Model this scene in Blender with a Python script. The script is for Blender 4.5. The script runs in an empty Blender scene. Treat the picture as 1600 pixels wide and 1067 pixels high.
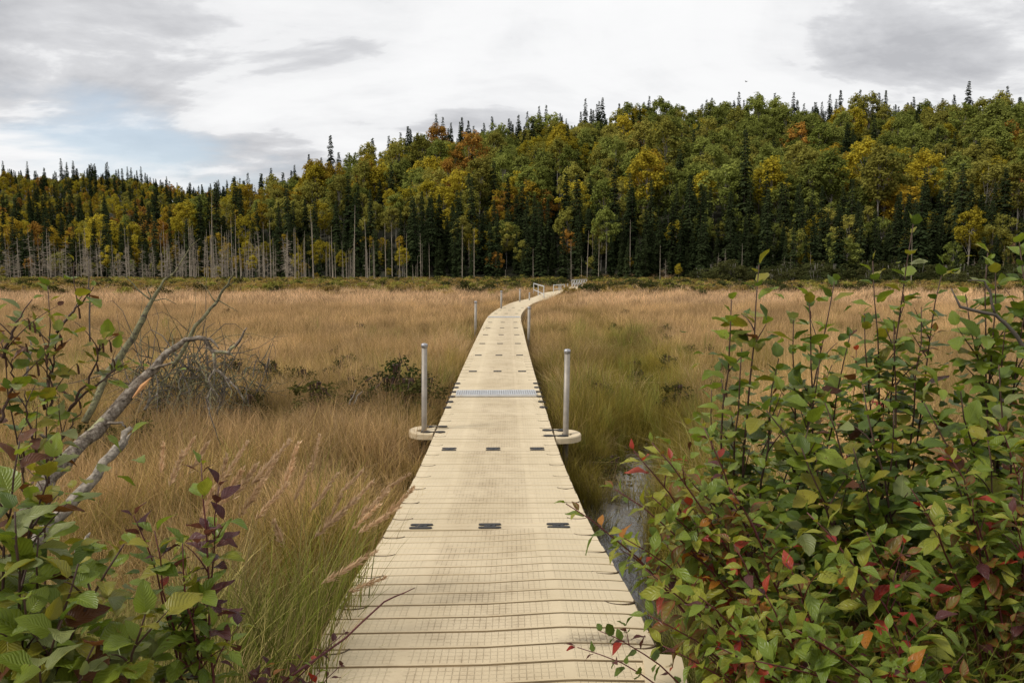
import bpy, math, random
import numpy as np
from mathutils import Vector, Matrix, Euler
R = math.radians
random.seed(7); rng = np.random.default_rng(7)
scn = bpy.context.scene
COL = scn.collection

# ------------------------------------------------------------------ camera, sky, sun, exposure
CAM_H = 2.05; FPX = 1200.0; HORIZON = 424.0
PITCH = math.atan((533.5 - HORIZON) / FPX)
cam_d = bpy.data.cameras.new('camera'); cam = bpy.data.objects.new('camera', cam_d); COL.objects.link(cam)
cam_d.sensor_width = 36; cam_d.lens = 36 * FPX / 1600; cam_d.clip_start = 0.05; cam_d.clip_end = 8000
cam.location = (0, 0, CAM_H); cam.rotation_euler = (math.pi / 2 - PITCH, 0, 0)
scn.camera = cam

SUN_EL, SUN_AZ = R(46), R(-112)          # azimuth measured from +Y towards +X
sd = Vector((math.sin(SUN_AZ) * math.cos(SUN_EL), math.cos(SUN_AZ) * math.cos(SUN_EL), math.sin(SUN_EL)))
sl = bpy.data.lights.new('sun', 'SUN'); sl.energy = 2.1; sl.angle = R(16); sl.color = (1, .95, .87)
so = bpy.data.objects.new('sun', sl); COL.objects.link(so)
so.rotation_euler = (-sd).to_track_quat('-Z', 'Y').to_euler()

scn.view_settings.view_transform = 'Standard'; scn.view_settings.look = 'None'
scn.view_settings.exposure = 0.40; scn.view_settings.gamma = 1.0; scn.view_settings.use_curve_mapping = False
scn.cycles.max_bounces = 5; scn.cycles.diffuse_bounces = 2; scn.cycles.glossy_bounces = 2
scn.cycles.transmission_bounces = 3; scn.cycles.transparent_max_bounces = 4
scn.cycles.use_denoising = True

world = bpy.data.worlds.new('World'); scn.world = world; world.use_nodes = True

class NT:
    """small helper to wire node trees"""
    def __init__(s, tree): s.t = tree; s.n = tree.nodes; s.l = tree.links
    def add(s, typ, ins=None, **kw):
        nd = s.n.new(typ)
        for k, v in kw.items(): setattr(nd, k, v)
        for k, v in (ins or {}).items():
            sk = nd.inputs[k]
            if isinstance(v, bpy.types.NodeSocket): s.l.new(v, sk)
            elif hasattr(sk, 'default_value'):
                if sk.type == 'RGBA' and len(v) == 3: v = (*v, 1)
                sk.default_value = v
        return nd
    def math(s, op, a, b=0.0, c=None, clamp=False):
        ins = {0: a, 1: b}
        if c is not None: ins[2] = c
        return s.add('ShaderNodeMath', ins, operation=op, use_clamp=clamp).outputs[0]
    def noise(s, vec, scale, detail=4, rough=.55, w=None, dist=0.0):
        nd = s.add('ShaderNodeTexNoise', {'Scale': scale, 'Detail': detail, 'Roughness': rough, 'Distortion': dist})
        if vec is not None: s.l.new(vec, nd.inputs['Vector'])
        return nd.outputs['Fac']
    def ramp(s, fac, stops, interp='LINEAR'):
        nd = s.add('ShaderNodeValToRGB', {0: fac}); e = nd.color_ramp.elements; nd.color_ramp.interpolation = interp
        while len(e) < len(stops): e.new(.5)
        for el, (p, c) in zip(e, stops):
            el.position = p; el.color = (*c, 1) if len(c) == 3 else c
        return nd.outputs[0]
    def smooth(s, v, lo, hi):
        return s.add('ShaderNodeMapRange', {'Value': v, 'From Min': lo, 'From Max': hi}, interpolation_type='SMOOTHSTEP').outputs[0]
    def mix(s, f, a, b, mode='MIX'):
        nd = s.add('ShaderNodeMix', data_type='RGBA', blend_type=mode)
        for k, v in ((0, f), (6, a), (7, b)):
            if isinstance(v, bpy.types.NodeSocket): s.l.new(v, nd.inputs[k])
            else: nd.inputs[k].default_value = (*v, 1) if isinstance(v, tuple) and len(v) == 3 else v
        return nd.outputs[2]

w = NT(world.node_tree)
bg = w.n['Background']; bg.inputs['Strength'].default_value = 0.1
sky = w.add('ShaderNodeTexSky', sky_type='NISHITA', sun_disc=False, sun_elevation=SUN_EL, sun_rotation=SUN_AZ)
tc = w.add('ShaderNodeTexCoord')
sep = w.add('ShaderNodeSeparateXYZ', {0: tc.outputs['Generated']})
zc = w.math('ADD', w.math('MAXIMUM', sep.outputs[2], 0.0), 0.16)
pv = w.add('ShaderNodeCombineXYZ', {0: w.math('DIVIDE', sep.outputs[0], zc), 1: w.math('DIVIDE', sep.outputs[1], zc), 2: 0.37}).outputs[0]
mp = w.add('ShaderNodeMapping', {'Vector': pv, 'Rotation': (0, 0, R(24)), 'Scale': (.8, 1.15, 1), 'Location': (11.7, -3.4, 0)}).outputs[0]
n1 = w.noise(mp, 0.9, 10, .56, dist=.55)
n2 = w.noise(mp, 2.6, 6, .6, dist=.3)
dk = w.math('ADD', w.math('MULTIPLY', n1, .72), w.math('MULTIPLY', n2, .28))
cloud = w.ramp(dk, [(.34, (7.5, 7.52, 7.55)), (.46, (7.15, 7.17, 7.22)), (.52, (6.6, 6.63, 6.72)), (.548, (5.3, 5.34, 5.5)), (.62, (3.9, 3.95, 4.15))])
# the opening of blue sky low over the far hill
bd = Vector(((175 - 800) / FPX, 1, (HORIZON - 246) / FPX)).normalized()
dif = w.add('ShaderNodeVectorMath', {0: tc.outputs['Generated'], 1: tuple(bd)}, operation='SUBTRACT').outputs[0]
dif = w.add('ShaderNodeVectorMath', {0: dif, 1: (1.0, 1.0, 2.6)}, operation='MULTIPLY').outputs[0]
dlen = w.add('ShaderNodeVectorMath', {0: dif}, operation='LENGTH').outputs['Value']
hole = w.math('ADD', w.math('MULTIPLY', dlen, -4.6), w.math('MULTIPLY', w.math('SUBTRACT', n1, .5), 3.0))
hole = w.smooth(hole, -.62, -.05)
skyc = w.mix(.42, sky.outputs[0], (6.2, 6.8, 7.3))
w.l.new(w.mix(w.math('MULTIPLY', hole, .8), cloud, skyc), bg.inputs['Color'])

# ------------------------------------------------------------------ pixel -> world helpers
FWD = Vector((0, math.cos(PITCH), -math.sin(PITCH))); UPV = Vector((0, math.sin(PITCH), math.cos(PITCH))); RGT = Vector((1, 0, 0))
def at(px, py, Y):
    d = FWD * FPX + RGT * (px - 800) + UPV * (533.5 - py)
    return Vector((0, 0, CAM_H)) + d * (Y / d.y)
def px_of(x, y): return 800 + FPX * x / np.maximum(y, .01)

def sstep(a, b, x):
    t = np.clip((x - a) / (b - a), 0, 1); return t * t * (3 - 2 * t)

# ------------------------------------------------------------------ terrain
SKY_R = np.array([(-900, 395), (-300, 400), (150, 385), (230, 345), (300, 318), (335, 302), (400, 280), (500, 265), (600, 240), (700, 208), (800, 197),
                  (900, 188), (1000, 176), (1200, 170), (1350, 165), (1600, 167), (2300, 175), (4000, 260)], float)
SKY_L = np.array([(-3000, 330), (-900, 272), (0, 277), (150, 280), (230, 288), (310, 303), (450, 318), (700, 350), (1100, 390), (4000, 400)], float)
CH = np.array([(.80, 4.6), (.86, 5.4), (.98, 7), (1.35, 9), (1.95, 11.2), (2.55, 14), (3.1, 19), (3.5, 28), (3.9, 45), (5, 70)], float)
def chan_dist(x, y):
    d = np.full(np.shape(x), 1e9)
    for (ax, ay), (bx, by) in zip(CH[:-1], CH[1:]):
        t = np.clip(((x - ax) * (bx - ax) + (y - ay) * (by - ay)) / ((bx - ax) ** 2 + (by - ay) ** 2), 0, 1)
        d = np.minimum(d, np.hypot(x - ax - t * (bx - ax), y - ay - t * (by - ay)))
    return d
def d0_right(px): return np.interp(px, [-300, 200, 500, 800, 1100, 1600, 2200], [190, 178, 160, 148, 140, 136, 136])
def d1_right(px): return np.interp(px, [-300, 200, 400, 700, 1000, 1600], [240, 250, 275, 330, 375, 390])
TREE_H = 13.0
def hill_z(x, y):
    d = np.hypot(x, y); ang = np.arctan2(x, np.maximum(y, 1e-3))
    ang = np.where(y <= 0, np.sign(x) * 1.5, ang)
    px = 800 + FPX * np.tan(np.clip(ang, -1.25, 1.25))
    cs = np.cos(np.clip(ang, -1.25, 1.25))
    d0 = d0_right(px); d1 = d1_right(px)
    zr = np.maximum((HORIZON - 9 * sstep(200, 600, px) - 5 * sstep(850, 1100, px) - np.interp(px, SKY_R[:, 0], SKY_R[:, 1])) / FPX * d1 * cs + CAM_H - TREE_H, 0)
    t = (d - d0) / (d1 - d0)
    s = np.where(t < 1, np.clip(t, 0, 1) ** 1.12 * (1.0 + .10 * np.sin(np.clip(t, 0, 1) * math.pi)), 1 - .25 * np.clip((t - 1) / 2, 0, 1))
    zR = zr * np.clip(s, 0, 1.2)
    zl = np.maximum((HORIZON + 9 - np.interp(px, SKY_L[:, 0], SKY_L[:, 1])) / FPX * 600 * cs + CAM_H - TREE_H, 0)
    tl = (d - 235) / (600 - 235)
    zL = zl * np.where(tl < 1, sstep(0, 1, tl) * .5 + np.clip(tl, 0, 1) * .5, 1 - .3 * np.clip((tl - 1) / 2, 0, 1))
    z = np.maximum(zR, zL)
    bump = 1.6 * np.sin(x * .041 + 1.3) * np.sin(y * .036) + 1.0 * np.sin(x * .09 + y * .05)
    z = z + bump * sstep(2, 14, z)
    return np.where(y > 0, z, 0)
def ground_z(x, y):
    x = np.asarray(x, float); y = np.asarray(y, float)
    z = -.46 + .045 * np.sin(x * 1.7 + .6 * y) * np.sin(y * 1.3) + .03 * np.sin(x * 4.1 - y * 2.3) + .02 * np.sin(x * 7.7 + y * 6.1)
    z = z + .58 * sstep(5.6, 2.4, y)
    z = z - .26 * sstep(1.3, .7, np.abs(x + .18)) * sstep(3.4, 4.6, y) * sstep(40, 25, y) * .5
    cd = chan_dist(x, y)
    z = z - .42 * np.exp(-(cd / .42) ** 2) * (sstep(12.5, 9.5, y) * .75 + .25 * sstep(34, 14, y))
    z = z + .35 * sstep(80, 130, np.hypot(x, y)) + hill_z(x, y)
    return z

# ------------------------------------------------------------------ deck centre line
DX = np.array([(-2, -.05), (3, -.11), (5.5, -.165), (8.77, -.22), (15.6, -.3), (21.7, -.34), (33, -.38), (36.5, -.33), (40, -.16), (44, .1), (52, .85),
               (58.6, 2.2), (65, 2.95), (72, 3.7), (79, 5.5), (88, 6.9), (98, 8.3), (112, 10.2)], float)
DZ = np.array([(-2, .44), (2.5, .43), (3.1, .41), (4.1, .355), (5.0, .22), (5.6, .155), (6.6, .10), (7.6, .035), (8.8, 0), (12, -.005), (56, 0), (70, .06), (98, .1), (112, .3)], float)
def _sm(tab, Y, wd):
    o = np.linspace(-1, 1, 9) * wd
    return float(np.mean(np.interp(Y + o, tab[:, 0], tab[:, 1])))
def dxc(Y): return _sm(DX, Y, min(.5 + max(Y, 0) * .05, 3.0))
def dzc(Y): return _sm(DZ, Y, .5)
HALF = .762
def deck_dist(x, y):
    """lateral distance from the deck's centre line (vectorised)"""
    yy = np.linspace(-2, 112, 500); xx = np.array([dxc(v) for v in yy])
    cx = np.interp(y, yy, xx); sl_ = np.gradient(xx, yy); c = 1 / np.sqrt(1 + np.interp(y, yy, sl_) ** 2)
    return (x - cx) * c

# ------------------------------------------------------------------ object helpers
def tag(o, label=None, cat=None, group=None, kind=None):
    for k, v in (('label', label), ('category', cat), ('group', group), ('kind', kind)):
        if v: o[k] = v
    return o
def link(name, me, parent=None):
    o = bpy.data.objects.new(name, me); COL.objects.link(o)
    if parent is not None: o.parent = parent
    return o
def thing(name, label, cat, loc=(0, 0, 0), rz=0, group=None):
    o = bpy.data.objects.new(name, None); COL.objects.link(o); o.location = loc; o.rotation_euler = (0, 0, rz)
    o.empty_display_size = .1
    return tag(o, label, cat, group)
class MB:
    def __init__(s): s.v = []; s.f = []; s.m = []; s.a = []
    def add(s, vs, fs, m=0, a=None):
        b = len(s.v); s.v += [tuple(v) for v in vs]; s.f += [tuple(i + b for i in f) for f in fs]; s.m += [m] * len(fs)
        s.a += list(a) if a is not None else [0.0] * len(vs)
    def tube(s, pts, rad, n=6, m=0, cap=True, jit=0.0):
        pts = [Vector(p) for p in pts]
        if not hasattr(rad, '__len__'): rad = [rad] * len(pts)
        vs = []; fs = []; ref = None
        for i, p in enumerate(pts):
            t = (pts[min(i + 1, len(pts) - 1)] - pts[max(i - 1, 0)])
            t = t.normalized() if t.length > 1e-9 else Vector((0, 0, 1))
            if ref is None: ref = Vector((1, 0, 0)) if abs(t.x) < .8 else Vector((0, 1, 0))
            u = (ref - t * ref.dot(t)).normalized(); ref = u; v2 = t.cross(u)
            for k in range(n):
                a = 2 * math.pi * k / n; r = rad[i] * (1 + jit * (random.random() - .5))
                vs.append(p + (u * math.cos(a) + v2 * math.sin(a)) * r)
        for i in range(len(pts) - 1):
            for k in range(n):
                fs.append((i * n + k, i * n + (k + 1) % n, (i + 1) * n + (k + 1) % n, (i + 1) * n + k))
        if cap: fs.append(tuple(range(n))[::-1]); fs.append(tuple((len(pts) - 1) * n + k for k in range(n)))
        s.add(vs, fs, m)
    def box(s, c, sz, m=0, rot=None):
        vs = [Vector((sx * sz[0] / 2, sy * sz[1] / 2, sz_ * sz[2] / 2)) for sx in (-1, 1) for sy in (-1, 1) for sz_ in (-1, 1)]
        if rot is not None: vs = [rot @ v for v in vs]
        s.add([Vector(c) + v for v in vs], [(0, 1, 3, 2), (4, 6, 7, 5), (0, 4, 5, 1), (2, 3, 7, 6), (0, 2, 6, 4), (1, 5, 7, 3)], m)
    def prism(s, outline, z0, z1, m=0):
        n = len(outline)
        vs = [(x, y, z0) for x, y in outline] + [(x, y, z1) for x, y in outline]
        fs = [tuple(range(n))[::-1], tuple(range(n, 2 * n))] + [(i, (i + 1) % n, n + (i + 1) % n, n + i) for i in range(n)]
        s.add(vs, fs, m)
    def mesh(s, name, mats, smooth=False, attr=None):
        me = bpy.data.meshes.new(name); me.from_pydata(s.v, [], s.f)
        for mt in (mats if isinstance(mats, (list, tuple)) else [mats]): me.materials.append(mt)
        me.polygons.foreach_set('material_index', s.m)
        if smooth: me.polygons.foreach_set('use_smooth', [True] * len(s.f))
        if attr:
            at_ = me.attributes.new(attr, 'FLOAT', 'POINT'); at_.data.foreach_set('value', np.array(s.a, np.float32))
        me.update(); return me
    def build(s, name, mats, parent=None, smooth=False, attr=None):
        return link(name, s.mesh(name, mats, smooth, attr), parent)
def np_mesh(name, V, F, mat, attrs=None, smooth=False, midx=None):
    """V (n,3), F (m,k) all faces the same size"""
    me = bpy.data.meshes.new(name); V = np.asarray(V, np.float32); F = np.asarray(F, np.int32); k = F.shape[1]
    me.vertices.add(len(V)); me.vertices.foreach_set('co', V.ravel())
    me.loops.add(F.size); me.loops.foreach_set('vertex_index', F.ravel())
    me.polygons.add(len(F)); me.polygons.foreach_set('loop_start', np.arange(0, F.size, k, dtype=np.int32))
    for mt in (mat if isinstance(mat, (list, tuple)) else [mat]): me.materials.append(mt)
    if midx is not None: me.polygons.foreach_set('material_index', np.asarray(midx, np.int32))
    if smooth: me.polygons.foreach_set('use_smooth', np.ones(len(F), bool))
    for nm, val in (attrs or {}).items():
        a = me.attributes.new(nm, 'FLOAT', 'POINT'); a.data.foreach_set('value', np.asarray(val, np.float32))
    me.update(calc_edges=True); return me

# ------------------------------------------------------------------ materials
def mat(name):
    m = bpy.data.materials.new(name); m.use_nodes = True
    t = NT(m.node_tree); b = t.n['Principled BSDF']; b.inputs['Specular IOR Level'].default_value = .3
    return m, t, b
def simple(name, c, rough=.7, metal=0.0, var=0.25, scale=8.0, bump=0.0, spec=.3):
    m, t, b = mat(name)
    pos = t.add('ShaderNodeNewGeometry').outputs['Position']
    n = t.noise(pos, scale, 5)
    dark = tuple(x * (1 - var) for x in c); lite = tuple(min(1, x * (1 + var)) for x in c)
    t.l.new(t.ramp(n, [(.3, dark), (.7, lite)]), b.inputs['Base Color'])
    b.inputs['Roughness'].default_value = rough; b.inputs['Metallic'].default_value = metal; b.inputs['Specular IOR Level'].default_value = spec
    if bump:
        bp = t.add('ShaderNodeBump', {'Strength': bump, 'Distance': .01, 'Height': t.noise(pos, scale * 6, 4)})
        t.l.new(bp.outputs[0], b.inputs['Normal'])
    return m
def foliage_mat(name, c1, c2, translucent=.38, rough=.6, hue=0.0, gloss=False):
    """tree foliage: diffuse + translucent, colour varies from tree to tree and clump to clump"""
    m = bpy.data.materials.new(name); m.use_nodes = True; t = NT(m.node_tree)
    t.n.remove(t.n['Principled BSDF'])
    oi = t.add('ShaderNodeObjectInfo'); pos = t.add('ShaderNodeNewGeometry').outputs['Position']
    f = t.math('ADD', t.math('MULTIPLY', oi.outputs['Random'], .65), t.math('MULTIPLY', t.noise(pos, .9, 3), .5), clamp=True)
    c = t.ramp(f, [(.15, c1), (.85, c2)])
    f2 = t.math('FRACT', t.math('MULTIPLY', oi.outputs['Random'], 17.3))
    c = t.mix(1.0, c, t.ramp(f2, [(0, (.70, .70, .70)), (1, (1.2, 1.2, 1.2))]), 'MULTIPLY')
    d = t.add('ShaderNodeBsdfDiffuse', {'Color': c}); tr = t.add('ShaderNodeBsdfTranslucent', {'Color': c})
    mx = t.add('ShaderNodeMixShader', {0: translucent, 1: d.outputs[0], 2: tr.outputs[0]})
    t.l.new(mx.outputs[0], t.n['Material Output'].inputs[0]); return m
def grass_mat(name, base, tip_tan, tip_green, mid_green, translucent=.35, patch=True):
    """blades: green to dark at the foot, straw at the tip; 'tint' 0 straw .. 1 green comes from where the tuft grows"""
    m = bpy.data.materials.new(name); m.use_nodes = True; t = NT(m.node_tree); t.n.remove(t.n['Principled BSDF'])
    h = t.add('ShaderNodeAttribute', attribute_name='h').outputs['Fac']
    ti = t.add('ShaderNodeAttribute', attribute_name='tint', attribute_type='INSTANCER').outputs['Fac']
    bl = t.add('ShaderNodeAttribute', attribute_name='blade').outputs['Fac']
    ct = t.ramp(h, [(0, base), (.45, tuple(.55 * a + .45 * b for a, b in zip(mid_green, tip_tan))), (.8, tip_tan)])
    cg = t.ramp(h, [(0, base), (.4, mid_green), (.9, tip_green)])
    f = t.math('ADD', ti, t.math('MULTIPLY', t.math('SUBTRACT', bl, .5), .7), clamp=True)
    c = t.mix(f, ct, cg)
    v = t.math('ADD', .50, t.math('MULTIPLY', t.math('FRACT', t.math('MULTIPLY', bl, 7.13)), .85))
    if patch: v = t.math('MULTIPLY', v, t.add('ShaderNodeAttribute', attribute_name='val', attribute_type='INSTANCER').outputs['Fac'])
    rv = t.add('ShaderNodeObjectInfo').outputs['Random']; v = t.math('MULTIPLY', v, t.math('ADD', .68, t.math('MULTIPLY', rv, .62)))
    c = t.mix(1.0, c, t.add('ShaderNodeCombineColor', {0: v, 1: v, 2: v}).outputs[0], 'MULTIPLY')
    d = t.add('ShaderNodeBsdfDiffuse', {'Color': c}); tr = t.add('ShaderNodeBsdfTranslucent', {'Color': c})
    mx = t.add('ShaderNodeMixShader', {0: translucent, 1: d.outputs[0], 2: tr.outputs[0]})
    t.l.new(mx.outputs[0], t.n['Material Output'].inputs[0]); return m

M = {}
M['spruce'] = foliage_mat('spruce_needles', (.020, .030, .012), (.042, .054, .021), .15)
M['green'] = foliage_mat('aspen_green', (.15, .175, .036), (.24, .26, .06))
M['olive'] = foliage_mat('birch_olive', (.20, .195, .038), (.31, .28, .06))
M['yellow'] = foliage_mat('birch_yellow', (.30, .25, .024), (.42, .335, .036))
M['gold'] = foliage_mat('birch_gold', (.30, .215, .024), (.42, .29, .034))
M['orange'] = foliage_mat('maple_orange', (.32, .165, .03), (.40, .215, .045))
M['scrub'] = foliage_mat('alder_thicket', (.045, .055, .018), (.085, .085, .028))
M['heath'] = foliage_mat('heath_brown', (.20, .14, .04), (.34, .235, .065))
M['bog'] = foliage_mat('bog_shrub_leaf', (.030, .042, .012), (.075, .070, .020))
M['bark'] = simple('grey_bark', (.24, .215, .18), .9, scale=3)
M['spruce_bark'] = simple('spruce_bark', (.075, .06, .048), .95, scale=3)
M['snag'] = simple('weathered_dead_wood', (.30, .25, .19), .9, scale=2)
M['twig_grey'] = simple('grey_twig', (.105, .088, .07), .9, scale=3)

# ground
m, t, b = mat('marsh_soil'); M['soil'] = m
pos = t.add('ShaderNodeNewGeometry').outputs['Position']
c = t.ramp(t.noise(pos, 1.3, 6), [(.3, (.030, .022, .012)), (.55, (.075, .055, .026)), (.75, (.11, .085, .035))])
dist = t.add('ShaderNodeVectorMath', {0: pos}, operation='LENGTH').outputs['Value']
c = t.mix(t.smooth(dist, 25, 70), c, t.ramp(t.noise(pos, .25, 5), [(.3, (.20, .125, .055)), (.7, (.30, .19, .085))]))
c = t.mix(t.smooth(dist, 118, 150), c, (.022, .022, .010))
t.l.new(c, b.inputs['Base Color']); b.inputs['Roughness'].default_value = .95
t.l.new(t.add('ShaderNodeBump', {'Strength': .8, 'Distance': .05, 'Height': t.noise(pos, 9, 6)}).outputs[0], b.inputs['Normal'])

# water
m, t, b = mat('creek_water'); M['water'] = m
pos = t.add('ShaderNodeNewGeometry').outputs['Position']
n = t.noise(pos, 5, 6, .65)
t.l.new(t.ramp(n, [(.40, (.022, .018, .013)), (.62, (.075, .060, .042))]), b.inputs['Base Color'])
t.l.new(t.ramp(n, [(.45, (.04, .04, .04)), (.66, (.5, .5, .5))]), b.inputs['Roughness'])
b.inputs['Specular IOR Level'].default_value = .7
t.l.new(t.add('ShaderNodeBump', {'Strength': .12, 'Distance': .02, 'Height': t.noise(pos, 7, 4, .5)}).outputs[0], b.inputs['Normal'])

# deck plastic: fine moulded grid, foot dirt lying in its grooves
def deck_mat(name, grid):
    m, t, b = mat(name)
    pos = t.add('ShaderNodeNewGeometry').outputs['Position']; s = t.add('ShaderNodeSeparateXYZ', {0: pos})
    base = t.ramp(t.noise(pos, 1.4, 5), [(.3, (.53, .43, .275)), (.7, (.63, .52, .35))])
    worn = t.math('ADD', t.math('MULTIPLY', t.noise(pos, 3.2, 6, .65), .6), t.math('MULTIPLY', t.noise(pos, 13, 5, .65), .4))
    lane = t.smooth(t.math('ABSOLUTE', t.math('ADD', s.outputs[0], .19)), .50, .16)
    dirt = t.math('MULTIPLY', t.smooth(worn, .40, .72), t.math('ADD', t.math('MULTIPLY', lane, .9), .10))
    fine = t.smooth(t.noise(pos, 34, 4, .7), .50, .74)
    base = t.mix(t.math('MULTIPLY', t.math('MULTIPLY', dirt, fine), .75), base, (.20, .145, .085))
    base = t.mix(t.math('MULTIPLY', t.math('ADD', dirt, t.math('MULTIPLY', lane, .35)), .36), base, (.30, .215, .125))
    # mildew by the shore end
    md = t.add('ShaderNodeVectorMath', {0: pos, 1: (.44, 3.30, .40)}, operation='SUBTRACT').outputs[0]
    md = t.add('ShaderNodeVectorMath', {0: md, 1: (4.0, 12.0, 4.0)}, operation='MULTIPLY').outputs[0]
    ml = t.add('ShaderNodeVectorMath', {0: md}, operation='LENGTH').outputs['Value']
    mil = t.math('MULTIPLY', t.smooth(t.math('ADD', ml, t.math('MULTIPLY', t.noise(pos, 20, 4), .9)), 1.75, .55), .8)
    base = t.mix(t.math('MULTIPLY', mil, t.math('ADD', .45, t.math('MULTIPLY', t.smooth(t.noise(pos, 48, 4, .7), .40, .62), .55))), base, (.075, .060, .045))
    specks = t.smooth(t.noise(pos, 120, 2, .5), .72, .78)
    base = t.mix(t.math('MULTIPLY', specks, .55), base, (.14, .09, .05))
    if grid:
        def line(sock, pitch):
            f = t.math('FRACT', t.math('DIVIDE', sock, pitch)); d = t.math('ABSOLUTE', t.math('SUBTRACT', f, .5))
            return t.smooth(d, .40, .47)
        g = t.math('MAXIMUM', line(s.outputs[0], .0305), line(s.outputs[1], .0345))
        amt = t.math('MULTIPLY', g, t.math('ADD', .07, t.math('MULTIPLY', t.math('MAXIMUM', dirt, mil), .9)))
        base = t.mix(amt, base, (.19, .135, .075))
        hh = t.math('SUBTRACT', 1.0, g)
        t.l.new(t.add('ShaderNodeBump', {'Strength': .6, 'Distance': .004, 'Height': hh}).outputs[0], b.inputs['Normal'])
    t.l.new(base, b.inputs['Base Color']); b.inputs['Roughness'].default_value = .62; b.inputs['Specular IOR Level'].default_value = .25
    return m
M['deck'] = deck_mat('beige_plastic_plain', False); M['deck_grid'] = deck_mat('beige_plastic_grid', True)
M['deck_groove'] = simple('beige_plastic_groove', (.33, .245, .14), .8, scale=5)
M['rubber'] = simple('black_rubber', (.035, .033, .032), .55, scale=20, bump=.2)
M['gap'] = simple('pocket_gap_brown', (.09, .06, .035), .9, scale=20)  # dark brown for the pocket outlines and the pole sleeves
M['steel'] = simple('galvanised_steel', (.27, .24, .20), .5, .25, .18, 9, .15)
M['cap'] = simple('pole_cap', (.36, .36, .37), .35, .6, .1, 9)
M['alu'] = simple('aluminium', (.66, .67, .68), .45, .6, .1, 12)
M['rail'] = simple('painted_rail', (.55, .55, .53), .5, .3, .1, 6)
# dead wood seen close
m, t, b = mat('lichen_dead_bark'); M['deadbark'] = m
pos = t.add('ShaderNodeNewGeometry').outputs['Position']
c = t.ramp(t.noise(pos, 34, 6, .7), [(.34, (.04, .03, .022)), (.50, (.17, .135, .10)), (.68, (.38, .33, .265))])
c = t.mix(t.smooth(t.noise(pos, 9, 4), .60, .68), c, (.30, .29, .15))
t.l.new(c, b.inputs['Base Color']); b.inputs['Roughness'].default_value = .9
t.l.new(t.add('ShaderNodeBump', {'Strength': 1.0, 'Distance': .012, 'Height': t.noise(pos, 45, 6, .7)}).outputs[0], b.inputs['Normal'])
m, t, b = mat('lichen_twig'); M['lichen'] = m
pos = t.add('ShaderNodeNewGeometry').outputs['Position']
t.l.new(t.ramp(t.noise(pos, 26, 5, .7), [(.38, (.055, .045, .035)), (.5, (.15, .14, .075)), (.68, (.24, .225, .115))]), b.inputs['Base Color'])
b.inputs['Roughness'].default_value = .95
M['splinter'] = simple('fresh_splintered_wood', (.50, .25, .10), .8, scale=25)
M['bleached'] = simple('bleached_wood', (.28, .24, .19), .9, 0, .7, 38, 1.0)
M['plume'] = foliage_mat('reed_seed_head', (.56, .38, .22), (.70, .50, .31), .35)
M['stem_red'] = simple('dogwood_stem_red', (.085, .016, .016), .45, scale=14, spec=.4)
M['stem_brown'] = simple('alder_stem_brown', (.070, .038, .026), .6, scale=14, bump=.3)
M['catkin'] = simple('alder_catkin', (.07, .033, .018), .9, scale=30)
M['berry'] = simple('bud', (.42, .38, .27), .8, scale=30)

def leaf_mat(name, c1, c2, spot=(.10, .05, .015), spots=.6, red_edge=0.0, veins=9.0, rough=.36, tr=.38):
    m, t, b = mat(name)
    uv = t.add('ShaderNodeAttribute', attribute_name='across').outputs['Fac']; vv = t.add('ShaderNodeAttribute', attribute_name='along').outputs['Fac']
    oi = t.add('ShaderNodeObjectInfo').outputs['Random']; pos = t.add('ShaderNodeNewGeometry').outputs['Position']
    au = t.math('ABSOLUTE', uv)
    f = t.math('ADD', t.math('MULTIPLY', oi, .7), t.math('MULTIPLY', t.noise(pos, 11, 3), .45), clamp=True)
    c = t.ramp(f, [(.1, c1), (.9, c2)])
    ph = t.math('MULTIPLY', t.math('SUBTRACT', vv, t.math('MULTIPLY', au, .42)), veins * 2 * math.pi)
    vein = t.math('MAXIMUM', t.smooth(t.math('COSINE', ph), .80, 1.0), t.smooth(au, .07, .02))
    c = t.mix(t.math('MULTIPLY', vein, .18), c, tuple(min(1, x * 1.7 + .01) for x in c2))
    sp = t.math('MULTIPLY', t.smooth(t.noise(pos, 70, 3, .6), .60, .68), t.smooth(oi, 1 - spots, 1.0))
    c = t.mix(t.math('MULTIPLY', sp, .85), c, spot)
    if red_edge: c = t.mix(t.math('MULTIPLY', t.smooth(au, .35, 1.0), red_edge), c, (.22, .035, .02))
    t.l.new(c, b.inputs['Base Color']); b.inputs['Roughness'].default_value = rough; b.inputs['Specular IOR Level'].default_value = .36
    bp = t.add('ShaderNodeBump', {'Strength': .42, 'Distance': .003, 'Height': t.math('SUBTRACT', t.math('MULTIPLY', t.math('COSINE', ph), -.5), vein)})
    t.l.new(bp.outputs[0], b.inputs['Normal'])
    trn = t.add('ShaderNodeBsdfTranslucent', {'Color': t.mix(1.0, c, (1.25, 1.2, .7), 'MULTIPLY')})
    mx = t.add('ShaderNodeMixShader', {0: tr, 1: b.outputs[0], 2: trn.outputs[0]})
    t.l.new(mx.outputs[0], t.n['Material Output'].inputs[0]); return m
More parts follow.
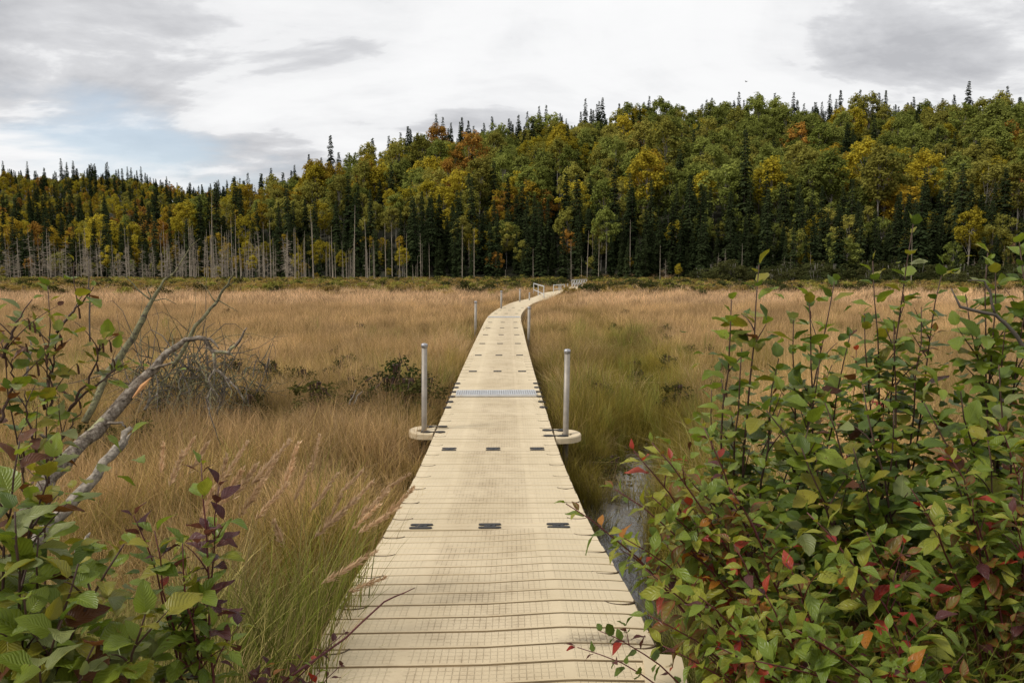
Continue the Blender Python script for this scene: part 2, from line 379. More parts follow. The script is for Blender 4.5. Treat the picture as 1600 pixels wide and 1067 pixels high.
LM = {
    'alder_dark': leaf_mat('alder_leaf_dark', (.065, .105, .016), (.115, .165, .022), spots=.3),
    'alder_mid': leaf_mat('alder_leaf', (.125, .175, .020), (.21, .26, .030), spots=.45),
    'alder_olive': leaf_mat('alder_leaf_olive', (.18, .18, .020), (.27, .24, .030), spots=.8),
    'alder_pale': leaf_mat('alder_leaf_pale', (.17, .205, .065), (.25, .27, .10), spots=.5),
    'alder_brown': leaf_mat('alder_leaf_brown', (.075, .026, .014), (.14, .055, .02), spots=.8),
    'dog_green': leaf_mat('dogwood_leaf', (.105, .155, .020), (.18, .235, .030), spots=.5, veins=5),
    'dog_lime': leaf_mat('dogwood_leaf_lime', (.19, .22, .024), (.29, .29, .038), spots=.5, veins=5),
    'dog_tinged': leaf_mat('dogwood_leaf_tinged', (.13, .11, .02), (.17, .12, .025), spots=.7, red_edge=.75, veins=5),
    'dog_red': leaf_mat('dogwood_leaf_red', (.26, .022, .018), (.36, .06, .03), spots=.5, veins=5),
    'dog_orange': leaf_mat('dogwood_leaf_orange', (.30, .085, .014), (.36, .15, .02), spots=.7, veins=5),
    'dog_purple': leaf_mat('dogwood_leaf_purple', (.060, .018, .020), (.12, .045, .04), spots=.5, veins=5),
}
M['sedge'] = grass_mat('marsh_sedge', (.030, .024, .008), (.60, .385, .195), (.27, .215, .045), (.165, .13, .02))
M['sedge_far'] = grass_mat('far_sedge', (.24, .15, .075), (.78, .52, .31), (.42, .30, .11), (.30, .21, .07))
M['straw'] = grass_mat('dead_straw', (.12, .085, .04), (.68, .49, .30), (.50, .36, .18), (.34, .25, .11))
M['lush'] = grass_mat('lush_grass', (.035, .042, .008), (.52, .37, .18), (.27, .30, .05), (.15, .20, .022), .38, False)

# ================================================================== SETTING
# ------------------------------------------------------------------ ground sheet
rad = np.concatenate([[0.0], .6 * 1.032 ** np.arange(0, 272)])
th = np.concatenate([np.linspace(-math.pi, -.85, 50, endpoint=False), np.linspace(-.85, .85, 231, endpoint=False), np.linspace(.85, math.pi, 50, endpoint=False)])
RR, TT = np.meshgrid(rad[1:], th, indexing='ij')
gx = RR * np.sin(TT); gy = RR * np.cos(TT); gz = ground_z(gx, gy)
nr, nt_ = RR.shape
V = np.stack([gx, gy, gz], -1).reshape(-1, 3); V = np.vstack([V, [[0, 0, float(ground_z(0, 0))]]])
i, j = np.meshgrid(np.arange(nr - 1), np.arange(nt_), indexing='ij'); j2 = (j + 1) % nt_
F = np.stack([i * nt_ + j, i * nt_ + j2, (i + 1) * nt_ + j2, (i + 1) * nt_ + j], -1).reshape(-1, 4)
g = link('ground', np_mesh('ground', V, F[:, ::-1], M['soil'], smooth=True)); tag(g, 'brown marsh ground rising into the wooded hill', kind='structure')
mb = MB(); jc = np.arange(nt_); mb.add([V[-1]] + [V[k] for k in range(nt_)], [(0, 1 + k, 1 + (k + 1) % nt_)[::-1] for k in range(nt_)])
mb.build('ground_patch', M['soil'], g)

# ------------------------------------------------------------------ creek water in the channel
mb = MB(); L = []
for yv in np.linspace(4.0, 12.5, 40):
    cx = float(np.interp(yv, CH[:, 1], CH[:, 0])); L.append((cx - .62, yv, -.60)); L.append((cx + .7, yv, -.60))
mb.add(L, [(2 * k, 2 * k + 1, 2 * k + 3, 2 * k + 2) for k in range(len(L) // 2 - 1)])
tag(mb.build('creek_water', M['water'], None, True), 'shallow muddy creek water beside the boardwalk', kind='structure')

# ------------------------------------------------------------------ scatter (geometry nodes) for what nobody could count
def template_collection(name, meshes):
    c = bpy.data.collections.new(name)
    for k, me in enumerate(meshes):
        o = bpy.data.objects.new('%s_%02d' % (name, k), me); c.objects.link(o)
    return c
def scatter(name, P, idx, rot, scl, tint, coll, label, val=None):
    me = bpy.data.meshes.new(name); P = np.asarray(P, np.float32); me.vertices.add(len(P)); me.vertices.foreach_set('co', P.ravel())
    a = me.attributes.new('pick', 'INT', 'POINT'); a.data.foreach_set('value', np.asarray(idx, np.int32))
    a = me.attributes.new('turn', 'FLOAT_VECTOR', 'POINT'); a.data.foreach_set('vector', np.asarray(rot, np.float32).ravel())
    a = me.attributes.new('size', 'FLOAT_VECTOR', 'POINT'); a.data.foreach_set('vector', np.asarray(scl, np.float32).ravel())
    a = me.attributes.new('tint', 'FLOAT', 'POINT'); a.data.foreach_set('value', np.asarray(tint, np.float32))
    if val is not None: a = me.attributes.new('val', 'FLOAT', 'POINT'); a.data.foreach_set('value', np.asarray(val, np.float32))
    me.update(); o = link(name, me)
    ng = bpy.data.node_groups.new(name + '_scatter', 'GeometryNodeTree')
    ng.interface.new_socket('Geometry', in_out='INPUT', socket_type='NodeSocketGeometry')
    ng.interface.new_socket('Geometry', in_out='OUTPUT', socket_type='NodeSocketGeometry')
    q = NT(ng); gi = q.add('NodeGroupInput'); go = q.add('NodeGroupOutput')
    ci = q.add('GeometryNodeCollectionInfo'); ci.inputs['Collection'].default_value = coll
    ci.inputs['Separate Children'].default_value = True; ci.inputs['Reset Children'].default_value = True
    na = lambda nm, ty: [s for s in q.add('GeometryNodeInputNamedAttribute', {'Name': nm}, data_type=ty).outputs if s.name == 'Attribute' and s.enabled][0]
    e2r = q.add('FunctionNodeEulerToRotation', {0: na('turn', 'FLOAT_VECTOR')})
    ip = q.add('GeometryNodeInstanceOnPoints', {'Points': gi.outputs[0], 'Instance': ci.outputs[0], 'Pick Instance': True,
               'Instance Index': na('pick', 'INT'), 'Rotation': e2r.outputs[0], 'Scale': na('size', 'FLOAT_VECTOR')})
    q.l.new(ip.outputs[0], go.inputs[0])
    md = o.modifiers.new('scatter', 'NODES'); md.node_group = ng
    return tag(o, label, kind='stuff')

# ------------------------------------------------------------------ grass tufts
def blades(n, spread, h0, h1, wid, lean, segs=3, seed=0, droop=.5):
    r = np.random.default_rng(seed); V = []; F = []; H = []; B = []
    for k in range(n):
        a = r.uniform(0, 2 * math.pi); rr = spread * math.sqrt(r.uniform()); bx, by = rr * math.cos(a), rr * math.sin(a)
        hh = r.uniform(h0, h1); la = r.uniform(0, 2 * math.pi); le = abs(r.normal(0, lean)) * hh
        dx, dy = math.cos(la), math.sin(la); wa = r.uniform(0, math.pi); wx, wy = math.cos(wa), math.sin(wa)
        b0 = len(V); bv = r.uniform()
        for s in range(segs + 1):
            u = s / segs; ww = wid * (1 - u) ** .7 * .5
            off = le * u * u; zz = hh * u * (1 - droop * .35 * u * u * min(1.5, le / hh))
            c = (bx + dx * off, by + dy * off, zz)
            if s < segs:
                V += [(c[0] - wx * ww, c[1] - wy * ww, c[2]), (c[0] + wx * ww, c[1] + wy * ww, c[2])]; H += [u, u]; B += [bv, bv]
            else: V.append(c); H.append(u); B.append(bv)
        for s in range(segs - 1):
            q = b0 + 2 * s; F += [(q, q + 1, q + 3), (q, q + 3, q + 2)]
        q = b0 + 2 * (segs - 1); F.append((q, q + 1, q + 2))
    return V, F, H, B
def tuft_mesh(name, matl, *a, **k):
    V, F, H, B = blades(*a, **k); return np_mesh(name, V, F, matl, {'h': H, 'blade': B})
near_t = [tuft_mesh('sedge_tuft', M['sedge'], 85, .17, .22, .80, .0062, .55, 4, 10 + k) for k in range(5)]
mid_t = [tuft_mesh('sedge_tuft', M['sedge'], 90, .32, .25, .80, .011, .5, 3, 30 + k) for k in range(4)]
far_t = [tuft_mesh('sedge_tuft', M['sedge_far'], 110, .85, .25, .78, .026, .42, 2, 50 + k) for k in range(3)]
def vnoise(x, y, s, seed=0):
    r = np.random.default_rng(seed); z = 0; amp = 1; tot = 0
    for o in range(4):
        a = r.uniform(0, 6.28, 6); f = s * 1.9 ** o
        z = z + amp * (np.sin(x * f * math.cos(a[0]) + y * f * math.sin(a[0]) + a[1]) + np.sin(x * f * math.cos(a[2]) + y * f * math.sin(a[2]) + a[3])
                       + np.sin(x * f * 1.3 * math.cos(a[4]) + y * f * 1.3 * math.sin(a[4]) + a[5])) / 3
        tot += amp; amp *= .55
    return z / tot
def in_view(x, y, marg=180): p = px_of(x, y); return (p > -marg) & (p < 1600 + marg)
def jgrid(x0, x1, y0, y1, s):
    a, b_ = np.meshgrid(np.arange(x0, x1, s), np.arange(y0, y1, s)); a = a.ravel(); b_ = b_.ravel()
    return a + rng.uniform(-.5, .5, a.size) * s, b_ + rng.uniform(-.5, .5, a.size) * s
P_, I_, Rt, S_, T_ = [], [], [], [], []
def sow(x, y, first, nvar, smin, smax, keep):
    x = x[keep]; y = y[keep]; n = len(x)
    dd = np.abs(deck_dist(x, y)); cd = chan_dist(x, y)
    tint = .30 + .75 * vnoise(x, y, .55, 3) + .45 * vnoise(x, y, 2.6, 4) + rng.normal(0, .16, n)
    tint += .34 * np.exp(-np.maximum(dd - .8, 0) / 1.1) + .95 * np.exp(-(cd / 1.3) ** 2) * sstep(70, 35, y)
    far = sstep(9, 42, y); tint = tint * (1 - .62 * far) - .14 * far
    tint += .28 * sstep(80, 105, y)
    s = rng.uniform(smin, smax, n) * (1 + .5 * vnoise(x, y, 1.5, 9)) * np.where(vnoise(x, y, 2.3, 71) < -.38, .45, 1.0)
    s *= np.where(cd < .75, .75, 1.0)
    low = np.exp(-(np.maximum(dd - .8, 0) / .35) ** 2)
    hs = s * (1 - .25 * low) * rng.uniform(.85, 1.15, n)
    P_.append(np.stack([x, y, ground_z(x, y) - .02], -1)); I_.append(rng.integers(first, first + nvar, n))
    Rt.append(np.stack([rng.normal(0, .24, n), rng.normal(.06, .24, n), rng.uniform(0, 6.28, n)], -1)); S_.append(np.stack([s, s, hs], -1)); T_.append(tint)
def ok(x, y, pad=.80):
    wet = (chan_dist(x, y) < np.interp(y, [4, 9, 10.5, 12, 30], [.06, .25, .17, 0, -1]))
    return (np.abs(deck_dist(x, y)) > pad) & ~wet & in_view(x, y)
x, y = jgrid(-15, 15, 4.6, 13, .19); sow(x, y, 0, 5, .8, 1.2, ok(x, y, .86))
x, y = jgrid(-22, 22, 13, 24, .27); sow(x, y, 0, 5, .85, 1.25, ok(x, y, .88))
x, y = jgrid(-42, 42, 24, 48, .42); sow(x, y, 5, 4, .85, 1.2, ok(x, y, .92))
x, y = jgrid(-115, 115, 48, 150, 1.1); sow(x, y, 9, 3, .85, 1.2, ok(x, y, 1.7))
x, y = jgrid(-2, 14, 46, 104, .40); sow(x, y, 5, 4, .9, 1.25, ok(x, y, .85) & (np.abs(deck_dist(x, y)) < 2.6))
wisp_t = [tuft_mesh('straw_tuft', M['straw'], 60, .15, .35, .85, .0058, .95, 5, 80 + k, droop=.9) for k in range(3)]
rush_t = [tuft_mesh('green_tuft', M['lush'], 60, .10, .35, .85, .0068, .30, 4, 90 + k) for k in range(2)]
x, y = jgrid(-20, 20, 4.8, 24, .42); sow(x, y, 12, 3, .7, 1.15, ok(x, y, .92) & (vnoise(x, y, 1.1, 61) + rng.normal(0, .25, len(x)) > .10))
x, y = jgrid(-20, 20, 4.8, 30, .40); sow(x, y, 15, 2, .7, 1.2, ok(x, y, .92) & ((vnoise(x, y, .8, 63) + rng.normal(0, .2, len(x)) + .7 * np.exp(-(chan_dist(x, y) / 1.2) ** 2) + .25 * np.exp(-np.abs(deck_dist(x, y)) / 1.4)) > .38)); T_[-1] = T_[-1] * 0 + .8
PP = np.vstack(P_); VAL = np.clip(1.08 + .55 * vnoise(PP[:, 0], PP[:, 1], 1.3, 81) + .40 * vnoise(PP[:, 0], PP[:, 1], .45, 82) + .2 * vnoise(PP[:, 0], PP[:, 1] * .35, .12, 83), .42, 1.5)
tm = template_collection('tuft', near_t + mid_t + far_t + wisp_t + rush_t)
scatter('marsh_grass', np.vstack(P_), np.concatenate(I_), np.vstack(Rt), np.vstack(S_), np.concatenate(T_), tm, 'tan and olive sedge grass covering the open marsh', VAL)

# ------------------------------------------------------------------ tree meshes
def spruce_mesh(seed, h, rmax, thin=1.0, dead=False):
    r = random.Random(seed); tv = MB(); cv = MB()
    tv.tube([(0, 0, -.5), (0, 0, h * .5), (0, 0, h * .97)], [.13 * h / 14, .08 * h / 14, .015], 6)
    z = h * r.uniform(.06, .13)
    while z < h * .985:
        u = z / h; R0 = rmax * (1 - u) ** .72 * (.85 + .25 * math.sin(z * 2.3 + seed)) + .26
        nb = int((6 if u > .8 else 8) * thin) + 1; a0 = r.uniform(0, 6.28)
        for k in range(nb):
            if r.random() < .10: continue
            a = a0 + 6.283 * k / nb + r.uniform(-.3, .3); L = R0 * r.uniform(.6, 1.15); ca, sa = math.cos(a), math.sin(a)
            dr = L * r.uniform(.18, .5); z0 = z + r.uniform(-.15, .15)
            pt = lambda s, side, dz=0.0: (ca * L * s - sa * side, sa * L * s + ca * side, z0 - dr * s * s + dz + .12 * L * s * (1 if u > .6 else 0))
            wv = L * .32
            for s0, s1, wd in ((.12, .52, .85), (.42, .80, 1.0), (.66, 1.0, .75)):
                for sd_ in (-1, 1):
                    e = r.uniform(.7, 1.2)
                    cv.add([pt(s0, 0, .03), pt(s1, 0), pt((s0 + s1) / 2 + .18, sd_ * wv * wd * e, -.16 * r.random()), pt(s0 + .10, sd_ * wv * wd * .55 * e, -.28 * r.random())],
                           [(0, 1, 2), (0, 2, 3)])
        z += h * .023 * r.uniform(.75, 1.3)
    cv.add([(0, -.05, h * .93), (.06, .04, h * .93), (-.06, .04, h * .93), (0, 0, h * 1.01)], [(0, 1, 3), (1, 2, 3), (2, 0, 3)])
    return tv, cv
def leafy_mesh(seed, h, cr, base, nclump, nleaf, size, clr=1.0, flat=1.0, stems=1):
    r = random.Random(seed); tv = MB(); q = np.random.default_rng(seed)
    cz = h * (base + 1) / 2; rz = h * (1 - base) / 2
    cls = []
    while len(cls) < nclump:
        p = q.normal(size=3); p /= np.linalg.norm(p); p *= q.uniform(.25, 1.0) ** .45
        tap = 1.0 - .25 * max(0, p[2])
        cls.append(np.array([p[0] * cr * tap, p[1] * cr * tap, cz + p[2] * rz * flat]))
    for s in range(stems):
        ox, oy = (0, 0) if stems == 1 else (r.uniform(-.15, .15) * cr, r.uniform(-.15, .15) * cr)
        bend = r.uniform(-.5, .5) * h / 16
        top = (bend + ox * 2.0, r.uniform(-.3, .3) * h / 16 + oy * 2, h * .9)
        pts = [(ox, oy, -.4), (bend * .4 + ox, oy, h * .33), (bend + ox * 1.5, oy * 1.5, h * .62), top]
        tv.tube(pts, [.15 * h / 16, .11 * h / 16, .075 * h / 16, .02], 6)
    for k in range(0, nclump, 3):
        c = cls[k]; z0 = h * r.uniform(max(base - .12, .2), .75) if c[2] > h * .5 else c[2] * .8
        z0 = min(z0, c[2] - .1)
        tv.tube([(0, 0, z0), (c[0] * .45, c[1] * .45, (z0 + c[2]) * .5 + .2), tuple(c)], [.045 * h / 16, .03 * h / 16, .01], 4, cap=False)
    V = []; 
    cc = np.repeat(np.array(cls), nleaf, 0); n = len(cc)
    off = q.normal(size=(n, 3)); off /= np.linalg.norm(off, axis=1)[:, None]; off *= (q.uniform(0, 1, n) ** .45 * clr)[:, None] * np.array([1, 1, .72])
    c = cc + off
    nn = off / np.maximum(np.linalg.norm(off, axis=1), 1e-6)[:, None] * .65 + np.array([0, 0, .85]) + q.normal(size=(n, 3)) * .42
    u = np.cross(nn, q.normal(size=(n, 3))); u /= np.linalg.norm(u, axis=1)[:, None]; w_ = np.cross(nn, u); w_ /= np.linalg.norm(w_, axis=1)[:, None]
    sz = size * q.uniform(.6, 1.3, n)[:, None]
    V = np.stack([c - u * sz * .5, c + w_ * sz * .42, c + u * sz * .5, c - w_ * sz * .42], 1).reshape(-1, 3)
    F = np.arange(4 * n).reshape(-1, 4)
    return tv, V, F
def snag_mesh(seed, h, twigs, tl, rr=.07, lean=.02):
    r = random.Random(seed); tv = MB(); bx, by = r.uniform(-lean, lean) * h, r.uniform(-lean, lean) * h
    tv.tube([(0, 0, -.4), (bx * .4, by * .4, h * .5), (bx, by, h)], [rr, rr * .7, rr * .22], 5)
    for k in range(twigs):
        u = r.uniform(.2, .97); a = r.uniform(0, 6.28); L = tl * r.uniform(.4, 1) * (1.1 - u * .7); dz = r.uniform(-.35, .25) * L
        p = Vector((bx * u, by * u, h * u)); e = p + Vector((math.cos(a) * L, math.sin(a) * L, dz))
        tv.tube([p, (p + e) / 2 + Vector((0, 0, .05 * L)), e], [.022, .015, .006], 3, cap=False)
        if tl > .8 and r.random() < .8:
            for j_ in range(2):
                s = p.lerp(e, r.uniform(.4, .8)); a2 = a + r.choice((-.8, .8)); l2 = L * .4
                tv.tube([s, s + Vector((math.cos(a2) * l2, math.sin(a2) * l2, r.uniform(-.2, .1) * l2))], [.010, .004], 3, cap=False)
    return tv
SPR = []
for k, (h, rm) in enumerate([(15, 2.1), (17, 2.3), (13, 1.8), (16, 1.6), (11, 1.7), (18, 2.0)]):
    tv, cv = spruce_mesh(100 + k, h, rm); SPR.append((tv.mesh('spruce_trunk', M['spruce_bark']), cv.mesh('spruce_crown', M['spruce']), h))
DEC = {}; shapes = []
for k, (h, cr, ba) in enumerate([(15, 4.0, .38), (17, 3.4, .44), (13, 4.3, .30), (16, 2.7, .46)]):
    shapes.append((leafy_mesh(200 + k, h, cr, ba, 52, 54, .46, 1.05), h))
for cn in ('green', 'olive', 'yellow', 'gold', 'orange'):
    DEC[cn] = [(tv.mesh('trunk', M['bark']), np_mesh('crown_' + cn, V, F, M[cn]), h) for (tv, V, F), h in shapes]
SNAG = [snag_mesh(300 + k, *p).mesh('snag', M['snag']) for k, p in enumerate([(9, 14, .6, .07), (7, 22, .8, .055), (11, 8, .5, .085, .03), (6.0, 44, 1.1, .045), (4.5, 56, 1.3, .035), (6.5, 34, 1.0, .045, .14), (3, 8, .4, .05, .2)])]
def joined(tv, extra_meshes, name):
    """trunk and crown in one template mesh for the far mass of trees"""
    Vs = []; Fs = []; Ms = []; mats = []; b0 = 0; loops = []
    me = bpy.data.meshes.new(name); faces = []; verts = []; mi = []
    for k, src in enumerate(tv):
        verts += [tuple(v.co) for v in src.vertices]; faces += [tuple(i + b0 for i in p.vertices) for p in src.polygons]; mi += [k] * len(src.polygons); b0 = len(verts); me.materials.append(src.materials[0])
    me.from_pydata(verts, [], faces); me.polygons.foreach_set('material_index', mi); me.update(); return me

# ------------------------------------------------------------------ forest on the hill
x, y = jgrid(-620, 620, 110, 690, 5.6)
xe, ye = jgrid(-200, 200, 100, 240, 3.1); de = np.hypot(xe, ye) - d0_right(px_of(xe, ye)); ke = (de > 0) & (de < 30); n_main = len(x)
x = np.concatenate([x, xe[ke]]); y = np.concatenate([y, ye[ke]])
d = np.hypot(x, y); px = px_of(x, y); extra_edge = np.arange(len(x)) >= n_main
dep = d - d0_right(px)
keep = (px > -260) & (px < 1860) & (dep > 0)
ridge = d1_right(px)
ok1 = (d < ridge + 40); left = px < 470
keep &= ok1 | (left & (d < 640) & (rng.uniform(0, 1, len(x)) < .9))
x, y, d, px, dep, ridge, extra_edge = (a[keep] for a in (x, y, d, px, dep, ridge, extra_edge))
z = ground_z(x, y); u = rng.uniform(0, 1, len(x)); nz = vnoise(x, y, .045, 21)
up = np.clip(dep / np.maximum(ridge - d0_right(px), 1), 0, 1)
p_con = np.where(dep < 26, .95, np.where(up > .86, .52, .24)) + .28 * nz
p_con = np.where((px < 350) & (dep > 26), .27 + .3 * nz, p_con)
p_con = np.where((px > 1150) & (dep < 26), .66, p_con)
p_con = np.where((px < 640) & (dep > 14) & (dep < 40), .5, p_con)
p_con = np.where(extra_edge, np.where(px < 640, .62, .93), p_con)
p_con = np.where((up > .78) & (px > 350), .66 + .2 * nz, p_con)
con = u < p_con
warm = np.interp(px, [-200, 250, 600, 800, 1600], [.54, .56, .42, .25, .23]) + .12 * (dep < 40) + .30 * vnoise(x, y, .06, 33) - .12 * up * (px > 600) + rng.normal(0, .22, len(x))
lean_o = rng.uniform(0, 1, len(x))
cls = np.where(warm < .22, 0, np.where(warm < .46, 1, np.where(warm < .70, 2, 3))); cls = np.where((warm > .50) & (lean_o < .13), 4, cls)
CN = ['green', 'olive', 'yellow', 'gold', 'orange']
sc = np.clip(rng.normal(.92, .17, len(x)), .5, 1.35) * np.where(con & (dep < 26), .95, 1.0); sc = np.where((px < 500) & (d > 300), sc * .85, sc)
sc = np.where((dep < 9), sc * rng.uniform(.45, 1.0, len(x)), sc)
sc = np.where(~con & (dep < 30), sc * .62, sc)
sc = np.where(~con & (up > .8), sc * .62, sc); sc = np.where(con & (up > .8), sc * 1.12, sc); sc = np.where(con & extra_edge, sc * rng.uniform(.4, 1.1, len(x)), sc)
sc = np.where((px < 640) & (dep < 30), sc * rng.uniform(.45, .9, len(x)), sc); sc = np.where(~con & (dep > 30), sc * 1.08, sc); sc = np.where(~con & (px < 640) & (dep > 12) & (dep < 70), sc * .78, sc)
rz = rng.uniform(0, 6.28, len(x)); var = rng.integers(0, 12, len(x))
inframe = (px > -20) & (px < 1620)
def nearest(mask, n):
    ids = np.where(mask & inframe)[0]; return set(ids[np.argsort(d[ids])][:n].tolist())
ind_c = nearest(con, 290); ind_d = nearest(~con, 295)
DLAB = {'green': 'green leafy aspen tree', 'olive': 'olive green birch tree turning colour',
        'yellow': 'yellow leafed birch tree', 'gold': 'golden leafed birch tree', 'orange': 'orange leafed maple tree'}
def where_tree(p):
    return 'behind the grey dead trunks' if p < 640 else ('between the dead trunks and the far railings' if p < 830 else ('behind the far white railings' if p < 960 else
           ('between the railings and the alder thicket' if p < 1090 else 'behind the alder thicket')))
for k in sorted(ind_c):
    tm_, cm_, h = SPR[var[k] % 6]; hh_ = h * sc[k]; sz_ = 'small young' if hh_ < 7.5 else ('medium dark' if hh_ < 13 else 'tall dark')
    o = thing('spruce_tree', sz_ + ' green spruce at the forest edge ' + where_tree(px[k]), 'tree', (x[k], y[k], z[k]), rz[k], sz_ + ' spruces ' + where_tree(px[k]))
    o.scale = (sc[k],) * 3
    link('trunk', tm_, o); link('crown', cm_, o)
for k in sorted(ind_d):
    cn = CN[cls[k]]; tm_, cm_, h = DEC[cn][var[k] % 4]
    lb_ = ('small ' if h * sc[k] < 9 else '') + DLAB[cn] + ' ' + where_tree(px[k]); o = thing('leafy_tree', lb_, 'tree', (x[k], y[k], z[k]), rz[k], lb_.replace('tree', 'trees')); o.scale = (sc[k] * 1.05, sc[k] * 1.05, sc[k])
    link('trunk', tm_, o); link('crown', cm_, o)
def mass(name, ids, meshes, pick, label):
    ids = np.array(ids); col_ = template_collection(name + '_kind', meshes); n = len(ids)
    scatter(name, np.stack([x[ids], y[ids], z[ids]], -1), pick, np.stack([np.zeros(n), np.zeros(n), rz[ids]], -1), np.repeat(sc[ids][:, None], 3, 1), np.zeros(n), col_, label)
rest = [k for k in np.where(con)[0].tolist() if k not in ind_c]
mass('spruce_forest', rest, [joined([a, b_], None, 'spruce') for a, b_, h in SPR], var[rest] % 6, 'far mass of dark spruces over the hill')
rest = [k for k in np.where(~con)[0].tolist() if k not in ind_d]
mass('leafy_forest', rest, [joined([a, b_], None, 'leafy') for cn in CN for a, b_, h in DEC[cn]], cls[rest] * 4 + var[rest] % 4, 'far mass of green and golden leafy trees over the hill')

# ------------------------------------------------------------------ dead standing trees along the flooded edge
def snag_at(pxv, Y, kind, s, lab, grp):
    xx = (pxv - 800) / FPX * Y; o = link('dead_tree', SNAG[kind]); o.location = (xx, Y, float(ground_z(xx, Y))); o.scale = (s,) * 3; o.rotation_euler = (0, 0, random.uniform(0, 6.28))
    tag(o, lab, 'dead tree', grp)
for k in range(150):
    Y = random.uniform(132, 172); pv = random.uniform(-10, 1) + 460 * random.random() ** 1.15
    snag_at(pv, Y, random.choice([3, 3, 4, 4, 5, 1]), random.uniform(.7, 1.6), 'twiggy grey dead tree in the flooded thicket at the marsh edge', 'twiggy dead trees in the flooded thicket')
for k in range(110):
    Y = random.uniform(126, 158); pv = random.uniform(290, 660) if random.random() < .6 else random.uniform(20, 1000)
    snag_at(pv, Y, random.choice([0, 0, 1, 2, 6]), random.uniform(.5, 1.25), 'bare grey dead trunk standing in front of the dark spruces', 'bare dead trunks before the forest')
for k in range(16):
    snag_at(random.uniform(1000, 1600), random.uniform(118, 134), random.choice([0, 1, 3]), random.uniform(.6, 1.0), 'pale dead tree standing above the alder thicket', 'dead trees over the alder thicket')
for pv, Y, s, kd in ((333, 150, 1.55, 2), (200, 160, 1.25, 0)):
    snag_at(pv, Y, kd, s, 'tall pale dead pole rising high over the flooded thicket', 'tall dead poles over the thicket')
snag_at(1422, 96, 2, .62, 'thick pale broken snag beside the alder thicket', None)

# ------------------------------------------------------------------ alder thicket and low heath before the forest
def bush_mesh(name, matl, seed, h, cr, ncl, nl, size, clr):
    tv, V, F = leafy_mesh(seed, h, cr, .12, ncl, nl, size, clr, 1.0, 4); return tv, V, F
THK = []
for k in range(3):
    tv, V, F = leafy_mesh(400 + k, 3.4, 2.3, .10, 34, 46, .24, .62, .95, 4); THK.append((tv.mesh('alder_stems', M['bark']), np_mesh('alder_crown', V, F, M['scrub'])))
for k in range(70):
    pv = random.uniform(1085, 1640); Y = random.uniform(108, 131) if k % 2 else random.uniform(98, 120); xx = (pv - 800) / FPX * Y; a_, b_ = THK[k % 3]
    s = random.uniform(.65, 1.2) * (1.0 if Y > 108 else .65); lb_ = 'low olive alder bush at the front of the thicket, beside the tan grass' if Y <= 108 else ('tall rounded olive alder bush at the back of the thicket, against the spruces' if s > .95 else 'middling olive alder bush inside the thicket below the spruces')
    o = thing('alder_bush', lb_, 'bush', (xx, Y, float(ground_z(xx, Y)) - .1), random.uniform(0, 6.28), lb_.split(',')[0])
    o.scale = (s * 1.15, s * 1.15, s)
    link('stems', a_, o); link('crown', b_, o)
HTH = []
for cn in ('heath', 'heath', 'olive', 'bog', 'scrub'):
    tv, V, F = leafy_mesh(430 + len(HTH), .9, .75, .15, 16, 34, .13, .28, 1.0, 3)
    HTH.append(joined([tv.mesh('s', M['twig_grey']), np_mesh('c', V, F, M[cn])], None, 'heath'))
x, y = jgrid(-150, 150, 70, 150, 1.5)
f = rng.uniform(0, 1, len(x)) < sstep(64, 104, y + 8 * vnoise(x, y, .11, 5)); kk = in_view(x, y) & f & (np.abs(deck_dist(x, y)) > 1.6) & (np.hypot(x, y) < d0_right(px_of(x, y)) + 3)
x, y = x[kk], y[kk]; n = len(x)
pk = np.where(px_of(x, y) < 760, rng.choice([0, 1, 2, 0, 3], n), rng.choice([0, 1, 3, 4, 2], n))
s = rng.uniform(.6, 1.35, n)
scatter('heath_scrub', np.stack([x, y, ground_z(x, y)], -1), pk, np.stack([np.zeros(n), np.zeros(n), rng.uniform(0, 6.28, n)], -1), np.stack([s * 1.2, s * 1.2, s], -1), np.zeros(n),
        template_collection('heath_kind', HTH), 'low rusty and olive heath scrub between marsh and forest')

